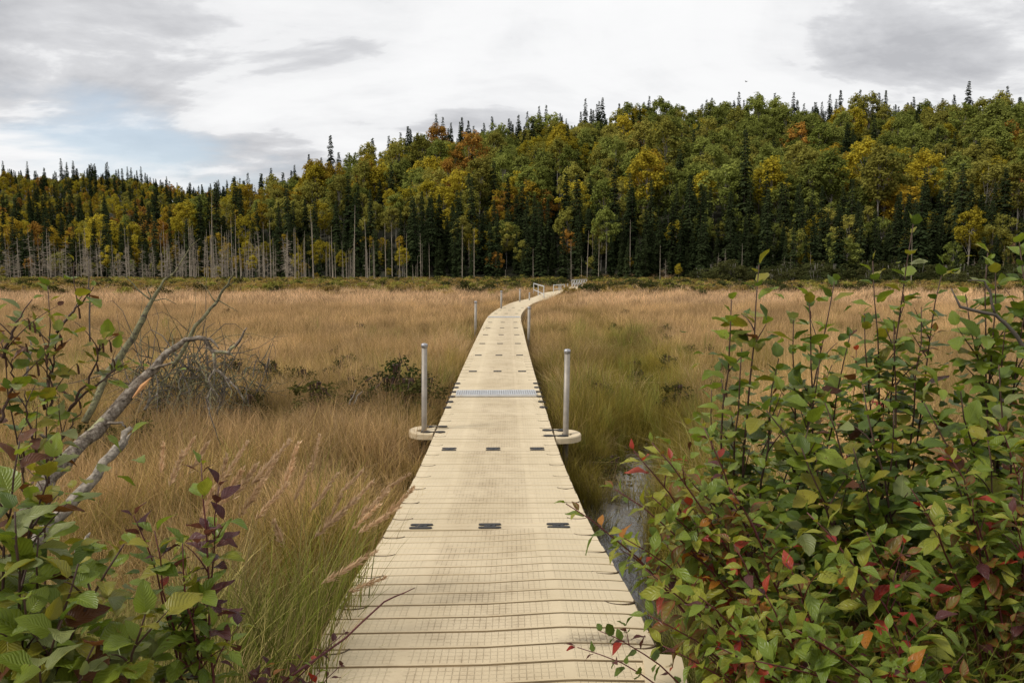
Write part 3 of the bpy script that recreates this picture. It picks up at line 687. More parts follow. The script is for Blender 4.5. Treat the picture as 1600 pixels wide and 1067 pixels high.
# ================================================================== BOARDWALK
SEC = [-.55, 2.5, 5.55, 8.72, 12.74, 15.72, 18.77, 21.82, 24.87, 27.92, 30.97, 34.3]
while SEC[-1] < 97: SEC.append(SEC[-1] + 3.05)
def deck_frame(Y):
    e = .05; p = Vector((dxc(Y), Y, dzc(Y))); tng = Vector((dxc(Y + e) - dxc(Y - e), 2 * e, dzc(Y + e) - dzc(Y - e))).normalized()
    rt = tng.cross(Vector((0, 0, 1))).normalized(); up_ = rt.cross(tng); return p, rt, tng, up_
def deck_mat4(Y):
    p, r_, t_, u_ = deck_frame(Y); return Matrix(((r_.x, t_.x, u_.x, p.x), (r_.y, t_.y, u_.y, p.y), (r_.z, t_.z, u_.z, p.z), (0, 0, 0, 1)))
PITCH_T = .1694
def tread_mesh(camber, L):
    """one moulded tread: chamfered slat, plain pale strips between gridded fields"""
    mb = MB(); xs = [-HALF + .012, -HALF + .10, -.385, -.335, 0, .325, .375, HALF - .10, HALF - .012]
    prof = [(-L / 2, -.02), (-L / 2, -.004), (-L / 2 + .006, 0), (L / 2 - .006, 0), (L / 2, -.004), (L / 2, -.02)]
    cz = lambda v: camber * (.5 * math.sin(v * 3.6 + .3) - .25 * math.cos(v * 6.5))
    vs = [(v, py_, pz + cz(v)) for v in xs for py_, pz in prof]; n = len(prof)
    fs = []; ms = []
    for i in range(len(xs) - 1):
        for j in range(n - 1):
            fs.append((i * n + j, (i + 1) * n + j, (i + 1) * n + j + 1, i * n + j + 1)); ms.append(2 if j in (0, 4) else (1 if (j == 2 and i not in (0, 2, 5, 7)) else 0))
    b0 = len(mb.v); mb.v += vs; mb.a += [0] * len(vs); mb.f += fs; mb.m += ms
    mb.f += [tuple(range(n))[::-1], tuple((len(xs) - 1) * n + k for k in range(n))]; mb.m += [0, 0]
    return mb.mesh('tread', [M['deck'], M['deck_grid'], M['deck_groove']])
TR = {c: tread_mesh(c, PITCH_T - .021) for c in (0, .022)}
SEAMW = .17
def seam_mesh():
    mb = MB(); mb.box((0, 0, -.010), (2 * HALF - .02, SEAMW - .012, .02)); return mb.mesh('seam_panel', M['deck'])
SEAM = seam_mesh()
def coupler_mesh():
    """H shaped dog-bone: two bars along the seam joined by a neck"""
    mb = MB(); o = []
    def bar(cy):
        pts = []
        for k in range(8):
            a = math.pi / 2 + math.pi * k / 7; pts.append((-.062 + .022 * math.cos(a), cy + .022 * math.sin(a)))
        for k in range(8):
            a = -math.pi / 2 + math.pi * k / 7; pts.append((.062 + .022 * math.cos(a), cy + .022 * math.sin(a)))
        return pts
    for cy in (-.046, .046): mb.prism(bar(cy), -.012, .009)
    mb.box((0, 0, -.002), (.082, .062, .020)); mb.tube([(0, 0, .006), (0, 0, .014)], [.02, .016], 8)
    return mb.mesh('coupler', M['rubber'])
CPL = coupler_mesh()
def edge_coupler_mesh():
    mb = MB(); mb.prism([(.045 * math.cos(6.283 * k / 14), .062 * math.sin(6.283 * k / 14)) for k in range(14)], -.02, .016); mb.box((.05, 0, -.004), (.05, .028, .02)); return mb.mesh('edge_coupler', M['rubber'])
ECPL = edge_coupler_mesh()
def pocket_mesh():
    mb = MB(); L = []; n = 10
    for k in range(n + 1):
        a = math.pi + math.pi * k / n; wv = .0045
        L += [(.075 * math.cos(a) * (1 - wv / .075), .055 * math.sin(a) * (1 - wv / .055), .0015), (.075 * math.cos(a) * (1 + wv / .075), .055 * math.sin(a) * (1 + wv / .055), .0015)]
    L2 = [(a, b_, c - .012) for a, b_, c in L]
    N = len(L); fs = []
    for k in range(n):
        fs += [(2 * k, 2 * k + 1, 2 * k + 3, 2 * k + 2), (2 * k, 2 * k + 2, N + 2 * k + 2, N + 2 * k), (2 * k + 1, N + 2 * k + 1, N + 2 * k + 3, 2 * k + 3)]
    mb.add(L + L2, fs); return mb.mesh('pocket_rim', M['gap'])
PKT = pocket_mesh()
SLAB = {0: 'beige ribbed dock section at the shore end, under the overhanging dogwood', 1: 'beige ribbed dock section with a black mildew patch near one edge',
        2: 'beige ribbed dock section beside the muddy creek with plume grass leaning over it', 3: 'beige dock section that the two tall steel poles are fixed to'}
ORD = 'first second third fourth fifth sixth seventh eighth ninth tenth eleventh twelfth thirteenth fourteenth fifteenth sixteenth seventeenth eighteenth nineteenth twentieth twenty-first twenty-second twenty-third twenty-fourth'.split()
def place(o, Mx, root): o.matrix_basis = root.matrix_basis.inverted() @ Mx
def rootmx(loc): return Matrix.Translation(loc)
for k in range(len(SEC) - 1):
    y0, y1 = SEC[k], SEC[k + 1]
    if k in SLAB: lab, grp = SLAB[k], None
    elif y1 < 34.5: lab, grp = '%s beige dock section past the near metal grating on the straight run' % ORD[k - 4], 'straight run of dock sections'
    else: lab, grp = '%s dock section past the far grating on the curve to the railings' % ORD[k - 11], 'curving far dock sections'
    c0 = Vector((dxc((y0 + y1) / 2), (y0 + y1) / 2, dzc((y0 + y1) / 2) - .36))
    sec = thing('dock_section', lab, 'dock section', c0, 0, grp); sec.matrix_basis = rootmx(c0)
    # hollow float body under the treads
    mb = MB(); n = 8; vs = []
    for q in range(n + 1):
        Y = y0 + .006 + (y1 - y0 - .012) * q / n; p, r_, t_, u_ = deck_frame(Y)
        for sx, dz in ((-HALF, -.021), (-HALF, -.30), (HALF, -.30), (HALF, -.021)): vs.append(p + r_ * sx + u_ * dz - c0)
    fs = []
    for q in range(n):
        for s4 in range(4): fs.append((q * 4 + s4, q * 4 + (s4 + 1) % 4, q * 4 + 4 + (s4 + 1) % 4, q * 4 + 4 + s4))
    fs += [(0, 3, 2, 1), (n * 4, n * 4 + 1, n * 4 + 2, n * 4 + 3)]
    mb.add(vs, fs); mb.build('float_body', M['deck_groove'], sec)
    # treads
    nT = int(round((y1 - y0 - SEAMW) / PITCH_T)); pt_ = (y1 - y0 - SEAMW) / nT
    if y0 < 15.8:
        for q in range(nT):
            Y = y0 + SEAMW / 2 + pt_ * (q + .5)
            o = link('tread', TR[.022] if k in (0, 1) else TR[0], sec); place(o, deck_mat4(Y) @ Matrix.Translation((random.uniform(-.004, .004), 0, random.uniform(-.001, .001))), sec)
        for yy in (y0 + SEAMW / 4, y1 - SEAMW / 4):
            o = link('seam_panel', SEAM, sec); place(o, deck_mat4(yy) @ Matrix.Diagonal((1, .5, 1, 1)), sec)
    else:
        mb = MB(); base_t = TR[0]
        for q in range(nT):
            Mx = rootmx(c0).inverted() @ deck_mat4(y0 + SEAMW / 2 + pt_ * (q + .5))
            b0 = len(mb.v); mb.v += [tuple(Mx @ v.co) for v in base_t.vertices]; mb.a += [0] * len(base_t.vertices)
            mb.f += [tuple(i + b0 for i in p.vertices) for p in base_t.polygons]; mb.m += [p.material_index for p in base_t.polygons]
        for yy in (y0 + SEAMW / 4, y1 - SEAMW / 4):
            Mx = rootmx(c0).inverted() @ deck_mat4(yy) @ Matrix.Diagonal((1, .5, 1, 1)); b0 = len(mb.v)
            mb.v += [tuple(Mx @ v.co) for v in SEAM.vertices]; mb.a += [0] * 8; mb.f += [tuple(i + b0 for i in p.vertices) for p in SEAM.polygons]; mb.m += [0] * 6
        tag(mb.build('treads', [M['deck'], M['deck_grid'], M['deck_groove']], sec), kind='stuff')
    # couplers across the seam at the far end
    if y1 < 45 and k != 3:
        for sx in (-.508, 0, .508):
            o = link('coupler', CPL, sec); place(o, deck_mat4(y1) @ Matrix.Translation((sx, 0, .012 * (1 if k == 0 else 0))), sec)
    # coupler pockets along both edges
    if y0 < 16:
        npk = int(round((y1 - y0) / .508))
        for q in range(npk):
            Y = y0 + (y1 - y0) * (q + .5) / npk
            dark = 11.0 < Y < 14.3
            for sx in (-1, 1):
                if dark: o = link('edge_coupler', ECPL, sec); place(o, deck_mat4(Y) @ Matrix.Translation((sx * (HALF - .05), 0, 0)) @ (Matrix.Identity(4) if sx > 0 else Matrix.Diagonal((-1, 1, 1, 1))), sec)
                else: o = link('pocket_rim', PKT, sec); place(o, deck_mat4(Y) @ Matrix.Translation((sx * (HALF - .085), 0, (.0068 if sx > 0 else -.0062) if k < 2 else .0006)), sec)

# hinge plate lying on the shore corner of the deck
p = at(1030, 1056, 3.08)
o = thing('hinge_plate', 'beige cover plate on the deck corner under the dogwood leaves', 'plate', (.60, 2.93, .445)); o.rotation_euler = (R(-3), 0, R(-7))
mb = MB(); mb.prism([(-.07, -.2), (.09, -.2), (.09, .15), (.07, .17), (-.05, .17), (-.07, .15)], -.02, .012); mb.build('plate', M['deck'], o)
mb = MB(); mb.tube([(.01, .08, .010), (.01, .08, .018)], [.035, .03], 14); mb.build('bolt_boss', M['deck'], o)

# ------------------------------------------------------------------ gratings
def grating(Y, ang, wd, ln, lab, detail):
    p, r_, t_, u_ = deck_frame(Y)
    g_ = thing('metal_grating', lab, 'grating', p + Vector((0, 0, .012)), ang)
    for sy in (-1, 1):
        mb = MB(); mb.box((0, sy * ln / 2, .012), (wd, .03, .03)); mb.build('edge_bar', M['alu'], g_)
    mb = MB()
    for k in range(4): mb.box((0, -ln / 2 + ln * (k + .5) / 4, .014), (wd, .022, .022))
    mb.build('long_bars', M['alu'], g_)['kind'] = 'stuff'
    nb = 36 if detail else 14; mb = MB()
    for k in range(nb + 1): mb.box((-wd / 2 + wd * k / nb, 0, .017), (.011, ln + .02, .022))
    mb.build('cross_bars', M['alu'], g_)['kind'] = 'stuff'
grating(12.74, R(1.6), 1.32, .50, 'silver metal grating across the deck between the rows of black edge couplers', True)
grating(34.3, 0, 1.42, .42, 'far silver metal grating where the boardwalk begins to bend', False)

# ------------------------------------------------------------------ steel poles and their holders
def pole(xv, Y, ztop, r_, lab, grp=None, z0=None):
    zb = float(ground_z(xv, Y)) - .05 if z0 is None else z0
    o = thing('mooring_pole', lab, 'pole', (xv, Y, zb), 0, grp); h = ztop - zb; o.rotation_euler = (R(random.uniform(-.6, .6)), R(.7), 0)
    mb = MB(); mb.tube([(0, 0, -.3), (0, 0, h - .035)], [r_, r_], 20); mb.build('pipe', M['steel'], o, True)
    mb = MB(); mb.tube([(0, 0, h - .055), (0, 0, h - .015), (0, 0, h - .004), (0, 0, h)], [r_ * 1.18, r_ * 1.18, r_ * .8, r_ * .12], 20); mb.build('cap', M['cap'], o, True)
def holder(sx, xv, Y, lab):
    zt = dzc(Y); xe = dxc(Y) + sx * (HALF + .012)
    o = thing('pole_holder', lab, 'pole holder', (xe, Y, zt - .01)); 
    # D-shaped plate with a ring hole
    out = [(0, -.27), (.06 * sx, -.27)] + [(sx * (.10 + .235 * math.sin(a)), -.26 * math.cos(a)) for a in np.linspace(.25, math.pi - .25, 15)] + [(.06 * sx, .27), (0, .27)]
    hc = ((xv - xe), 0.0); n = len(out)
    hole_ = []
    for (ax, ay) in out:
        v = Vector((ax - hc[0], ay - hc[1])); v.normalize(); hole_.append((hc[0] + v.x * .088, hc[1] + v.y * .088))
    vs = [(a, b_, .0) for a, b_ in out] + [(a, b_, .0) for a, b_ in hole_] + [(a, b_, -.065) for a, b_ in out] + [(a, b_, -.065) for a, b_ in hole_] + [(a * .97, b_ * .97, .014) for a, b_ in out]
    fs = []
    for k in range(n):
        k2 = (k + 1) % n; fs += [(4 * n + k, 4 * n + k2, n + k2, n + k), (k, k2, 4 * n + k2, 4 * n + k), (k, 2 * n + k, 2 * n + k2, k2), (n + k, n + k2, 3 * n + k2, 3 * n + k)]
    mb = MB(); mb.add(vs, fs); mb.build('plate', M['deck'], o)
    mb = MB(); mb.tube([(hc[0], hc[1], -.10), (hc[0], hc[1], -.03)], [.087, .087], 16); mb.build('pole_sleeve', M['gap'], o)
    for cy in (-.17, .17):
        mb = MB()
        for cx in (-.09, .10): mb.prism([(sx * cx + .062 * math.cos(a), cy + .036 * math.sin(a)) for a in np.linspace(0, 6.283, 14, endpoint=False)], .006, .026)
        mb.box((sx * .005, cy, .017), (.14, .022, .016)); mb.build('coupler', M['rubber'], o)
PL, PR = at(662, 672, 9.85), at(883, 678, 9.62)
pole(PL.x, 9.85, 1.13, .036, 'tall steel pipe pole beside the deck on the dead tree side')
pole(PR.x, 9.62, 1.08, .036, 'tall steel pipe pole beside the deck on the creek side')
holder(-1, PL.x, 9.85, 'beige pole holder bolted to the deck edge on the dead tree side')
holder(1, PR.x, 9.62, 'beige pole holder bolted to the deck edge on the creek side')
for pv, Y, zt, lab in ((742.5, 27.3, 1.0, 'slim steel pole just before the far grating on the dead tree side'), (825.8, 24.4, .93, 'slim steel pole before the far grating on the creek side')):
    pole((pv - 800) / FPX * Y, Y, zt, .045, lab)
for pv, yt, Y in ((783, 454, 42.5), (812, 451.5, 52), (827, 457, 55), (886.5, 443, 86), (876, 444, 82)):
    pole((pv - 800) / FPX * Y, Y, CAM_H - (yt - HORIZON) / FPX * Y, .055, 'distant steel pole on the curving stretch of boardwalk', 'distant poles along the curve')

# ------------------------------------------------------------------ railings
def railing(a, b_, z0, z1, npost, lab, diag=False, r_=.04):
    a = Vector(a); b_ = Vector(b_); base = Vector(((a.x + b_.x) / 2, (a.y + b_.y) / 2, z0)); o = thing('guard_railing', lab, 'railing', base)
    A = Vector((a.x, a.y, z0)) - base; B = Vector((b_.x, b_.y, z0)) - base; H = Vector((0, 0, z1 - z0))
    for k in range(npost):
        q = A.lerp(B, k / (npost - 1)); mb = MB(); mb.tube([q - Vector((0, 0, .5)), q + H], r_, 8); mb.build('post', M['rail'], o)
        if diag and k < npost - 1:
            q2 = A.lerp(B, (k + 1) / (npost - 1)); mb = MB(); mb.tube([q, q2 + H], r_ * .9, 6); mb.build('brace', M['rail'], o)
    mb = MB(); mb.tube([A + H, B + H], r_ * 1.1, 8); mb.build('top_rail', M['rail'], o)
    mb = MB(); mb.tube([A + H * .38, B + H * .38], r_ * .9, 8); mb.build('middle_rail', M['rail'], o)
railing((2.00, 71), (2.38, 57.5), 0, .93, 3, 'white pipe railing on the outer side of the small footbridge')
railing((4.02, 74.5), (5.25, 77), .05, .72, 3, 'low white pipe railing on the inner side of the small footbridge')
railing((7.55, 97), (10.1, 104), .1, .95, 7, 'white braced railing on the raised gangway before the forest', True)

# ================================================================== NEAR SHRUBS AND GRASSES
def leaf_geo(kind, seed):
    r = random.Random(seed); rows = 6; xs = (-1, -.5, 0, .5, 1)
    wd = {'alder': .34, 'dog': .265}[kind]; fold = r.uniform(.08, .60); curl = r.uniform(-.10, .65) * (1.0 if kind == 'alder' else 1.5); tw = r.uniform(-.6, .6); wav = r.uniform(.01, .045)
    V = []; F = []; ac = []; al = []
    for i_ in range(rows + 1):
        v = i_ / rows
        if kind == 'alder': pr = (math.sin(math.pi * min(1, v * .93 + .05) ** .82)) ** .8
        else: pr = (math.sin(math.pi * min(1, v * .97 + .015) ** .92)) ** 1.1
        hw = wd * pr
        if i_ == rows: hw = .012
        for u in xs:
            e = (1 + (.10 if (i_ % 2) else -.05) * (kind == 'alder')) if abs(u) == 1 else 1
            X = u * hw * e; Z = abs(u) * hw * fold + wav * math.sin(v * 9 + u * 3) - curl * v * v * .55
            Yv = v - abs(u) * hw * .10 * (1 if i_ not in (0, rows) else 0)
            a = tw * v; V.append((X * math.cos(a) - Z * math.sin(a), Yv, X * math.sin(a) + Z * math.cos(a))); ac.append(u); al.append(v)
    for i_ in range(rows):
        for j in range(4): q = i_ * 5 + j; F.append((q, q + 1, q + 6, q + 5))
    b0 = len(V); V += [(-.012, -.22, .03), (.012, -.22, .03), (.010, .03, 0), (-.010, .03, 0)]; ac += [0] * 4; al += [0] * 4; F.append((b0, b0 + 1, b0 + 2, b0 + 3))
    return np.array(V), np.array(F), np.array(ac), np.array(al)
GEO = {kd: [leaf_geo(kd, 500 + k) for k in range(9)] for kd in ('alder', 'dog')}
LEAF = {}
for mk, mm in LM.items():
    kd = 'alder' if mk.startswith('alder') else 'dog'
    LEAF[mk] = [np_mesh('leaf_' + mk, V, F, mm, {'across': ac, 'along': al}, smooth=True) for V, F, ac, al in GEO[kd]]
def leaf_mx(p, dirv, up_, size):
    Yv = dirv.normalized(); Z = (up_ - Yv * up_.dot(Yv))
    Z = Z.normalized() if Z.length > 1e-4 else Vector((1, 0, 0)); X = Yv.cross(Z)
    p = p + Yv * size * .22
    return Matrix(((X.x * size, Yv.x * size, Z.x * size, p.x), (X.y * size, Yv.y * size, Z.y * size, p.y), (X.z * size, Yv.z * size, Z.z * size, p.z), (0, 0, 0, 1)))
def bez(a, c, b_, n): return [(a * (1 - s) ** 2 + c * (2 * s * (1 - s)) + b_ * s * s) for s in [k / n for k in range(n + 1)]]
def wchoice(wts):
    q = random.random() * sum(v for _, v in wts)
    for k, v in wts:
        q -= v
        if q <= 0: return k
    return wts[-1][0]
ALD = [('alder_dark', .36), ('alder_mid', .44), ('alder_olive', .13), ('alder_pale', .06), ('alder_brown', .02)]
ALD_L = [('alder_dark', .08), ('alder_mid', .40), ('alder_olive', .26), ('alder_pale', .19), ('alder_brown', .07)]
DOG = [('dog_green', .50), ('dog_lime', .26), ('dog_tinged', .12), ('dog_red', .03), ('dog_orange', .02), ('dog_purple', .05)]
DOG_R = [('dog_green', .40), ('dog_lime', .28), ('dog_tinged', .17), ('dog_red', .06), ('dog_orange', .04), ('dog_purple', .04)]
DOG_P = [('dog_purple', .5), ('dog_green', .2), ('dog_red', .12), ('dog_orange', .1), ('alder_dark', .1)]
def shrub(name, label, cat, base, tips, wts, stem, lsize, sp, start=.3, twigs=3, twl=.3, opp=False, fill=0, fr=.3, cap=295, arch=.35, r0=.008, catkins=0, group=None):
    dense = base[1] > 2.0 and 'wilted' not in name and 'low purple' not in label
    if 'with catkins' in label: dense = False
    if dense: lsize *= 1.18; sp *= .82; start *= .85; twigs += 2; fill = int(fill * 1.35)
    bz = float(ground_z(base[0], base[1])); b0 = Vector((base[0], base[1], bz)); root = thing(name, label, cat, b0, 0, group)
    spots = []                                                     # (position, direction, up, size)
    axes = []
    for (tp) in tips:
        T = at(*tp[:3]); rs = tp[3] if len(tp) > 3 else 1.0; fork = at(*tp[4]) if len(tp) > 4 else None
        st = b0 + Vector((random.uniform(-.12, .12), random.uniform(-.12, .12), -.03))
        if fork is not None: st = fork
        c = st.lerp(T, .5) + Vector((0, 0, (arch if fork is None else .12) * (T - st).length * .5)) + Vector((random.uniform(-.06, .06), random.uniform(-.06, .06), 0)) - Vector(((T - st).x, (T - st).y, 0)) * (.22 if fork is None else .05)
        start_ = start if fork is None else .08
        pts = bez(st, c, T, 12)
        pts = [p + Vector((random.uniform(-1, 1), random.uniform(-1, 1), 0)) * .008 * (k > 0) for k, p in enumerate(pts)]
        mb = MB(); mb.tube([p - b0 for p in pts], [r0 * (1.15 - .85 * k / 12) for k in range(13)], 6)
        stem_col = wchoice(wts); lst = [(pts, start_)]
        for q in range(int(round(twigs * rs))):
            s = random.uniform(start_, .86); k = int(s * 12); p = pts[k].lerp(pts[k + 1], s * 12 - k); a = random.uniform(0, 6.28)
            tg = (pts[k + 1] - pts[k]).normalized(); dv = (tg * .75 + Vector((math.cos(a), math.sin(a), .25)) * .8).normalized(); L = twl * random.uniform(.5, 1.1) * (1.15 - s * .6)
            tp_ = bez(p, p + dv * L * .5 + Vector((0, 0, .02)), p + dv * L + Vector((random.uniform(-.2, .2) * L, random.uniform(-.2, .2) * L, random.uniform(-.1, .3) * L)), 6)
            mb.tube([v - b0 for v in tp_], [r0 * .42 * (1.1 - .7 * j / 6) for j in range(7)], 5); lst.append((tp_, .15))
        mb.build('stem', M[stem], root, True)
        for pl, s0 in lst:
            tot = sum((pl[k + 1] - pl[k]).length for k in range(len(pl) - 1)); nL = max(2, int(tot * (1 - s0) / sp)); az = random.uniform(0, 6.28)
            for q in range(nL + 1):
                s = s0 + (1 - s0) * q / nL; s = min(max(s + random.uniform(-.02, .02), 0), .9999); k = int(s * (len(pl) - 1)); p = pl[k].lerp(pl[k + 1], s * (len(pl) - 1) - k)
                tg = (pl[k + 1] - pl[k]).normalized(); az += math.pi / 2 if opp else 2.4
                e1 = tg.cross(Vector((.3, .2, 1))).normalized(); e2 = tg.cross(e1)
                for o_ in ((0, math.pi) if opp else (0,)):
                    if random.random() < .08: continue
                    rad_ = (e1 * math.cos(az + o_) + e2 * math.sin(az + o_)); tipness = max(0, (s - .85) / .15)
                    dv = rad_ * (1 - .45 * tipness) + tg * (.45 + .5 * tipness) + Vector((random.uniform(-.3, .3), random.uniform(-.3, .3), random.uniform(-.38, .22)))
                    upv = tg * .8 + Vector((0, 0, .7)) - rad_ * .2 + Vector((random.uniform(-.45, .45), random.uniform(-.45, .45), 0))
                    spots.append((p, dv, upv, lsize * random.uniform(.5, 1.2) * (1 - .35 * tipness), stem_col))
    random.shuffle(spots)
    rest_ = spots[cap:]; spots = spots[:cap]
    for p, dv, upv, sz, sc_ in spots:
        o = link('leaf', random.choice(LEAF[sc_ if random.random() < .4 else wchoice(wts)]), root); o.matrix_basis = leaf_mx(p - b0, dv, upv, sz)
    # the shaded mass inside the bush, too dense to tell leaf from leaf
    Vl = []; Fl = []; A1 = []; A2 = []; mi = []; nb_ = 0; mats = [k for k, _ in wts]; kd = 'alder' if mats[0].startswith('alder') else 'dog'
    extra = list(rest_)
    for q in range(fill):
        p, dv, upv, sz, sc_ = random.choice(spots)
        pp = p.lerp(b0 + Vector((0, 0, .25)), random.uniform(0, .45)) + Vector((random.gauss(0, fr), random.gauss(0, fr) + .10, random.gauss(0, fr * .8) - .08))
        if abs(pp.x + .13) < .80 and pp.y < 6: continue
        extra.append((pp, Vector((random.uniform(-1, 1), random.uniform(-1, 1), random.uniform(-.5, .3))), Vector((random.uniform(-.5, .5), random.uniform(-.5, .5), 1)), sz * .95, None))
    for p, dv, upv, sz, sc_ in extra:
        V, F, ac, al = random.choice(GEO[kd]); Mx = np.array(leaf_mx(p - b0, dv, upv, sz))
        Vl.append(V @ Mx[:3, :3].T + Mx[:3, 3]); Fl.append(F + nb_); nb_ += len(V); A1.append(ac); A2.append(al); mi += [mats.index(wchoice(wts))] * len(F)
    if Vl:
        o = link('foliage', np_mesh('foliage', np.vstack(Vl), np.vstack(Fl), [LM[k] for k in mats], {'across': np.concatenate(A1), 'along': np.concatenate(A2)}, True, mi), root); tag(o, kind='stuff')
    for q in range(catkins):
        p, dv, upv, sz, sc_ = random.choice(spots); mb = MB(); L = random.uniform(.018, .035)
        q0 = p - b0; mb.tube([q0, q0 + Vector((.004, 0, -.012)), q0 + Vector((.006, 0, -.012 - L)), q0 + Vector((.006, 0, -.016 - L))], [.0015, .004, .0045, .001], 6); mb.build('catkin', M['catkin'], root)
    return root
# --- right bank
shrub('alder_shrub', 'slender alder whose two tall leafy shoots stand against the open tan marsh', 'shrub', (1.08, 3.55), [(1145, 468, 3.3), (1188, 414, 3.4), (1162, 545, 3.25), (1215, 560, 3.4)], ALD, 'stem_brown', .088, .050, .38, 2, .26, fill=150, fr=.13, arch=.05, catkins=4)
shrub('alder_shrub', 'alder with paired leafy shoots rising before the alder thicket', 'shrub', (1.42, 3.75), [(1262, 462, 3.5), (1302, 440, 3.65), (1238, 500, 3.55), (1330, 520, 3.6), (1280, 560, 3.4)], ALD, 'stem_brown', .084, .050, .36, 3, .28, fill=220, fr=.16, arch=.05, catkins=4)
shrub('alder_shrub', 'tallest alder, its top shoot reaching into the dark forest', 'shrub', (1.85, 3.8), [(1425, 348, 3.6), (1362, 408, 3.7), (1350, 490, 3.6), (1472, 415, 3.75), (1398, 500, 3.5), (1440, 480, 3.6)], ALD, 'stem_brown', .086, .050, .40, 3, .30, fill=260, fr=.18, arch=.03, catkins=6)
shrub('alder_shrub', 'bushy alder with a crooked bare twig, at the frame edge', 'shrub', (2.28, 3.45), [(1592, 378, 3.4), (1560, 420, 3.35), (1540, 395, 3.5), (1505, 460, 3.4), (1610, 450, 3.3), (1570, 500, 3.3)], ALD, 'stem_brown', .086, .048, .36, 4, .30, fill=320, fr=.20, arch=.05, catkins=6)
shrub('alder_shrub', 'dense alder in front of the tallest shoots', 'shrub', (1.55, 3.05), [(1200, 640, 3.0), (1292, 630, 2.95), (1345, 600, 3.05), (1250, 700, 2.9), (1400, 640, 3.0), (1330, 700, 2.9)], ALD, 'stem_brown', .082, .047, .35, 4, .27, fill=330, fr=.18, arch=.1)
shrub('alder_shrub', 'dense alder mixed with reddening leaves beneath the crooked twig', 'shrub', (2.05, 3.05), [(1500, 610, 2.9), (1560, 570, 2.95), (1445, 630, 2.9), (1615, 540, 2.9), (1540, 680, 2.8), (1480, 720, 2.8)], ALD + [('alder_brown', .06)], 'stem_brown', .080, .047, .35, 4, .27, fill=330, fr=.20, arch=.1)
shrub('alder_shrub', 'low alder half hidden behind the dogwoods', 'shrub', (1.25, 4.4), [(1110, 610, 4.2), (1170, 640, 4.1), (1240, 600, 4.2), (1300, 570, 4.3), (1140, 700, 4.0)], ALD, 'stem_brown', .075, .05, .3, 3, .3, fill=260, fr=.2, arch=.1)
shrub('dogwood_shrub', 'red stemmed dogwood with long stems leaning over the creek', 'shrub', (1.12, 2.85), [(1022, 692, 2.7), (988, 704, 2.75), (886, 786, 2.75), (1060, 730, 2.8), (1098, 668, 2.9), (978, 840, 2.6), (1140, 760, 2.7), (962, 765, 2.7), (1015, 775, 2.7)], DOG_R, 'stem_red', .070, .062, .34, 3, .24, True, 150, .13, arch=.25, r0=.0065)
shrub('dogwood_shrub', 'red stemmed dogwood reaching over the deck corner', 'shrub', (1.12, 2.45), [(1010, 890, 2.45), (1090, 930, 2.3), (1150, 850, 2.4), (1200, 930, 2.3), (1040, 1010, 2.35), (1120, 1010, 2.2), (1230, 880, 2.4), (1010, 960, 2.4)], DOG_R, 'stem_red', .068, .060, .34, 3, .22, True, 220, .13, arch=.3, r0=.0065)
shrub('dogwood_shrub', 'dogwood with tinged leaves in front of the shaded bank grass', 'shrub', (1.52, 2.45), [(1262, 800, 2.5), (1312, 890, 2.4), (1245, 985, 2.2), (1352, 830, 2.5), (1180, 1030, 2.15), (1400, 1040, 2.1)], DOG, 'stem_red', .072, .062, .34, 3, .22, True, 200, .15, arch=.3, r0=.0065)
shrub('dogwood_shrub', 'dogwood with orange and red leaves below the crooked alder twig', 'shrub', (1.95, 2.75), [(1560, 660, 2.7), (1485, 710, 2.65), (1600, 720, 2.6), (1520, 780, 2.6), (1420, 760, 2.6), (1580, 800, 2.5)], DOG_R, 'stem_red', .066, .060, .34, 3, .22, True, 160, .15, arch=.2, r0=.006)
shrub('dogwood_shrub', 'reddening dogwood behind the tall alder shoots', 'shrub', (1.9, 4.5), [(1340, 545, 4.3), (1400, 560, 4.4), (1290, 590, 4.2), (1460, 520, 4.4), (1370, 610, 4.2)], DOG_R, 'stem_red', .070, .064, .3, 3, .3, True, 220, .22, arch=.1, r0=.006)
shrub('wilted_branch', 'drooping wilted dogwood branch hanging over the deck edge', 'branch', (.86, 2.62), [(932, 985, 2.75), (905, 1010, 2.7, .5)], [('dog_purple', .4), ('alder_dark', .4), ('dog_red', .2)], 'stem_red', .058, .06, .55, 1, .12, True, 0, arch=.55, r0=.005)
# --- left bank
shrub('alder_shrub', 'alder with catkins whose shoots stand before the fallen dead tree', 'shrub', (-1.80, 2.95), [(78, 447, 2.9), (146, 448, 3.0, .7, (88, 520, 2.92)), (196, 567, 2.95, 1, (96, 650, 2.9)), (47, 468, 2.8, 1, (5, 560, 2.75)), (158, 530, 2.95, 1, (108, 640, 2.9)), (-5, 500, 2.75), (92, 520, 2.9, 1, (70, 640, 2.85)), (40, 610, 2.75, 1, (60, 720, 2.8)), (60, 545, 2.85, 1, (72, 660, 2.85)), (130, 640, 2.85, 1, (70, 740, 2.8)), (20, 560, 2.7, 1, (0, 660, 2.7))], ALD_L, 'stem_brown', .072, .050, .40, 3, .20, fill=40, fr=.12, arch=.1, catkins=30, r0=.0055)
shrub('alder_shrub', 'broad leaved alder with brown curled leaves in the low corner', 'shrub', (-1.42, 2.1), [(25, 690, 2.15), (80, 720, 2.2), (60, 840, 2.05), (125, 880, 2.0), (35, 930, 1.9), (190, 850, 2.05), (95, 970, 1.9), (150, 1010, 1.9), (20, 800, 2.0), (230, 960, 1.95), (60, 1030, 1.85)], ALD_L, 'stem_brown', .088, .052, .32, 4, .22, fill=620, fr=.17, arch=.2, catkins=16)
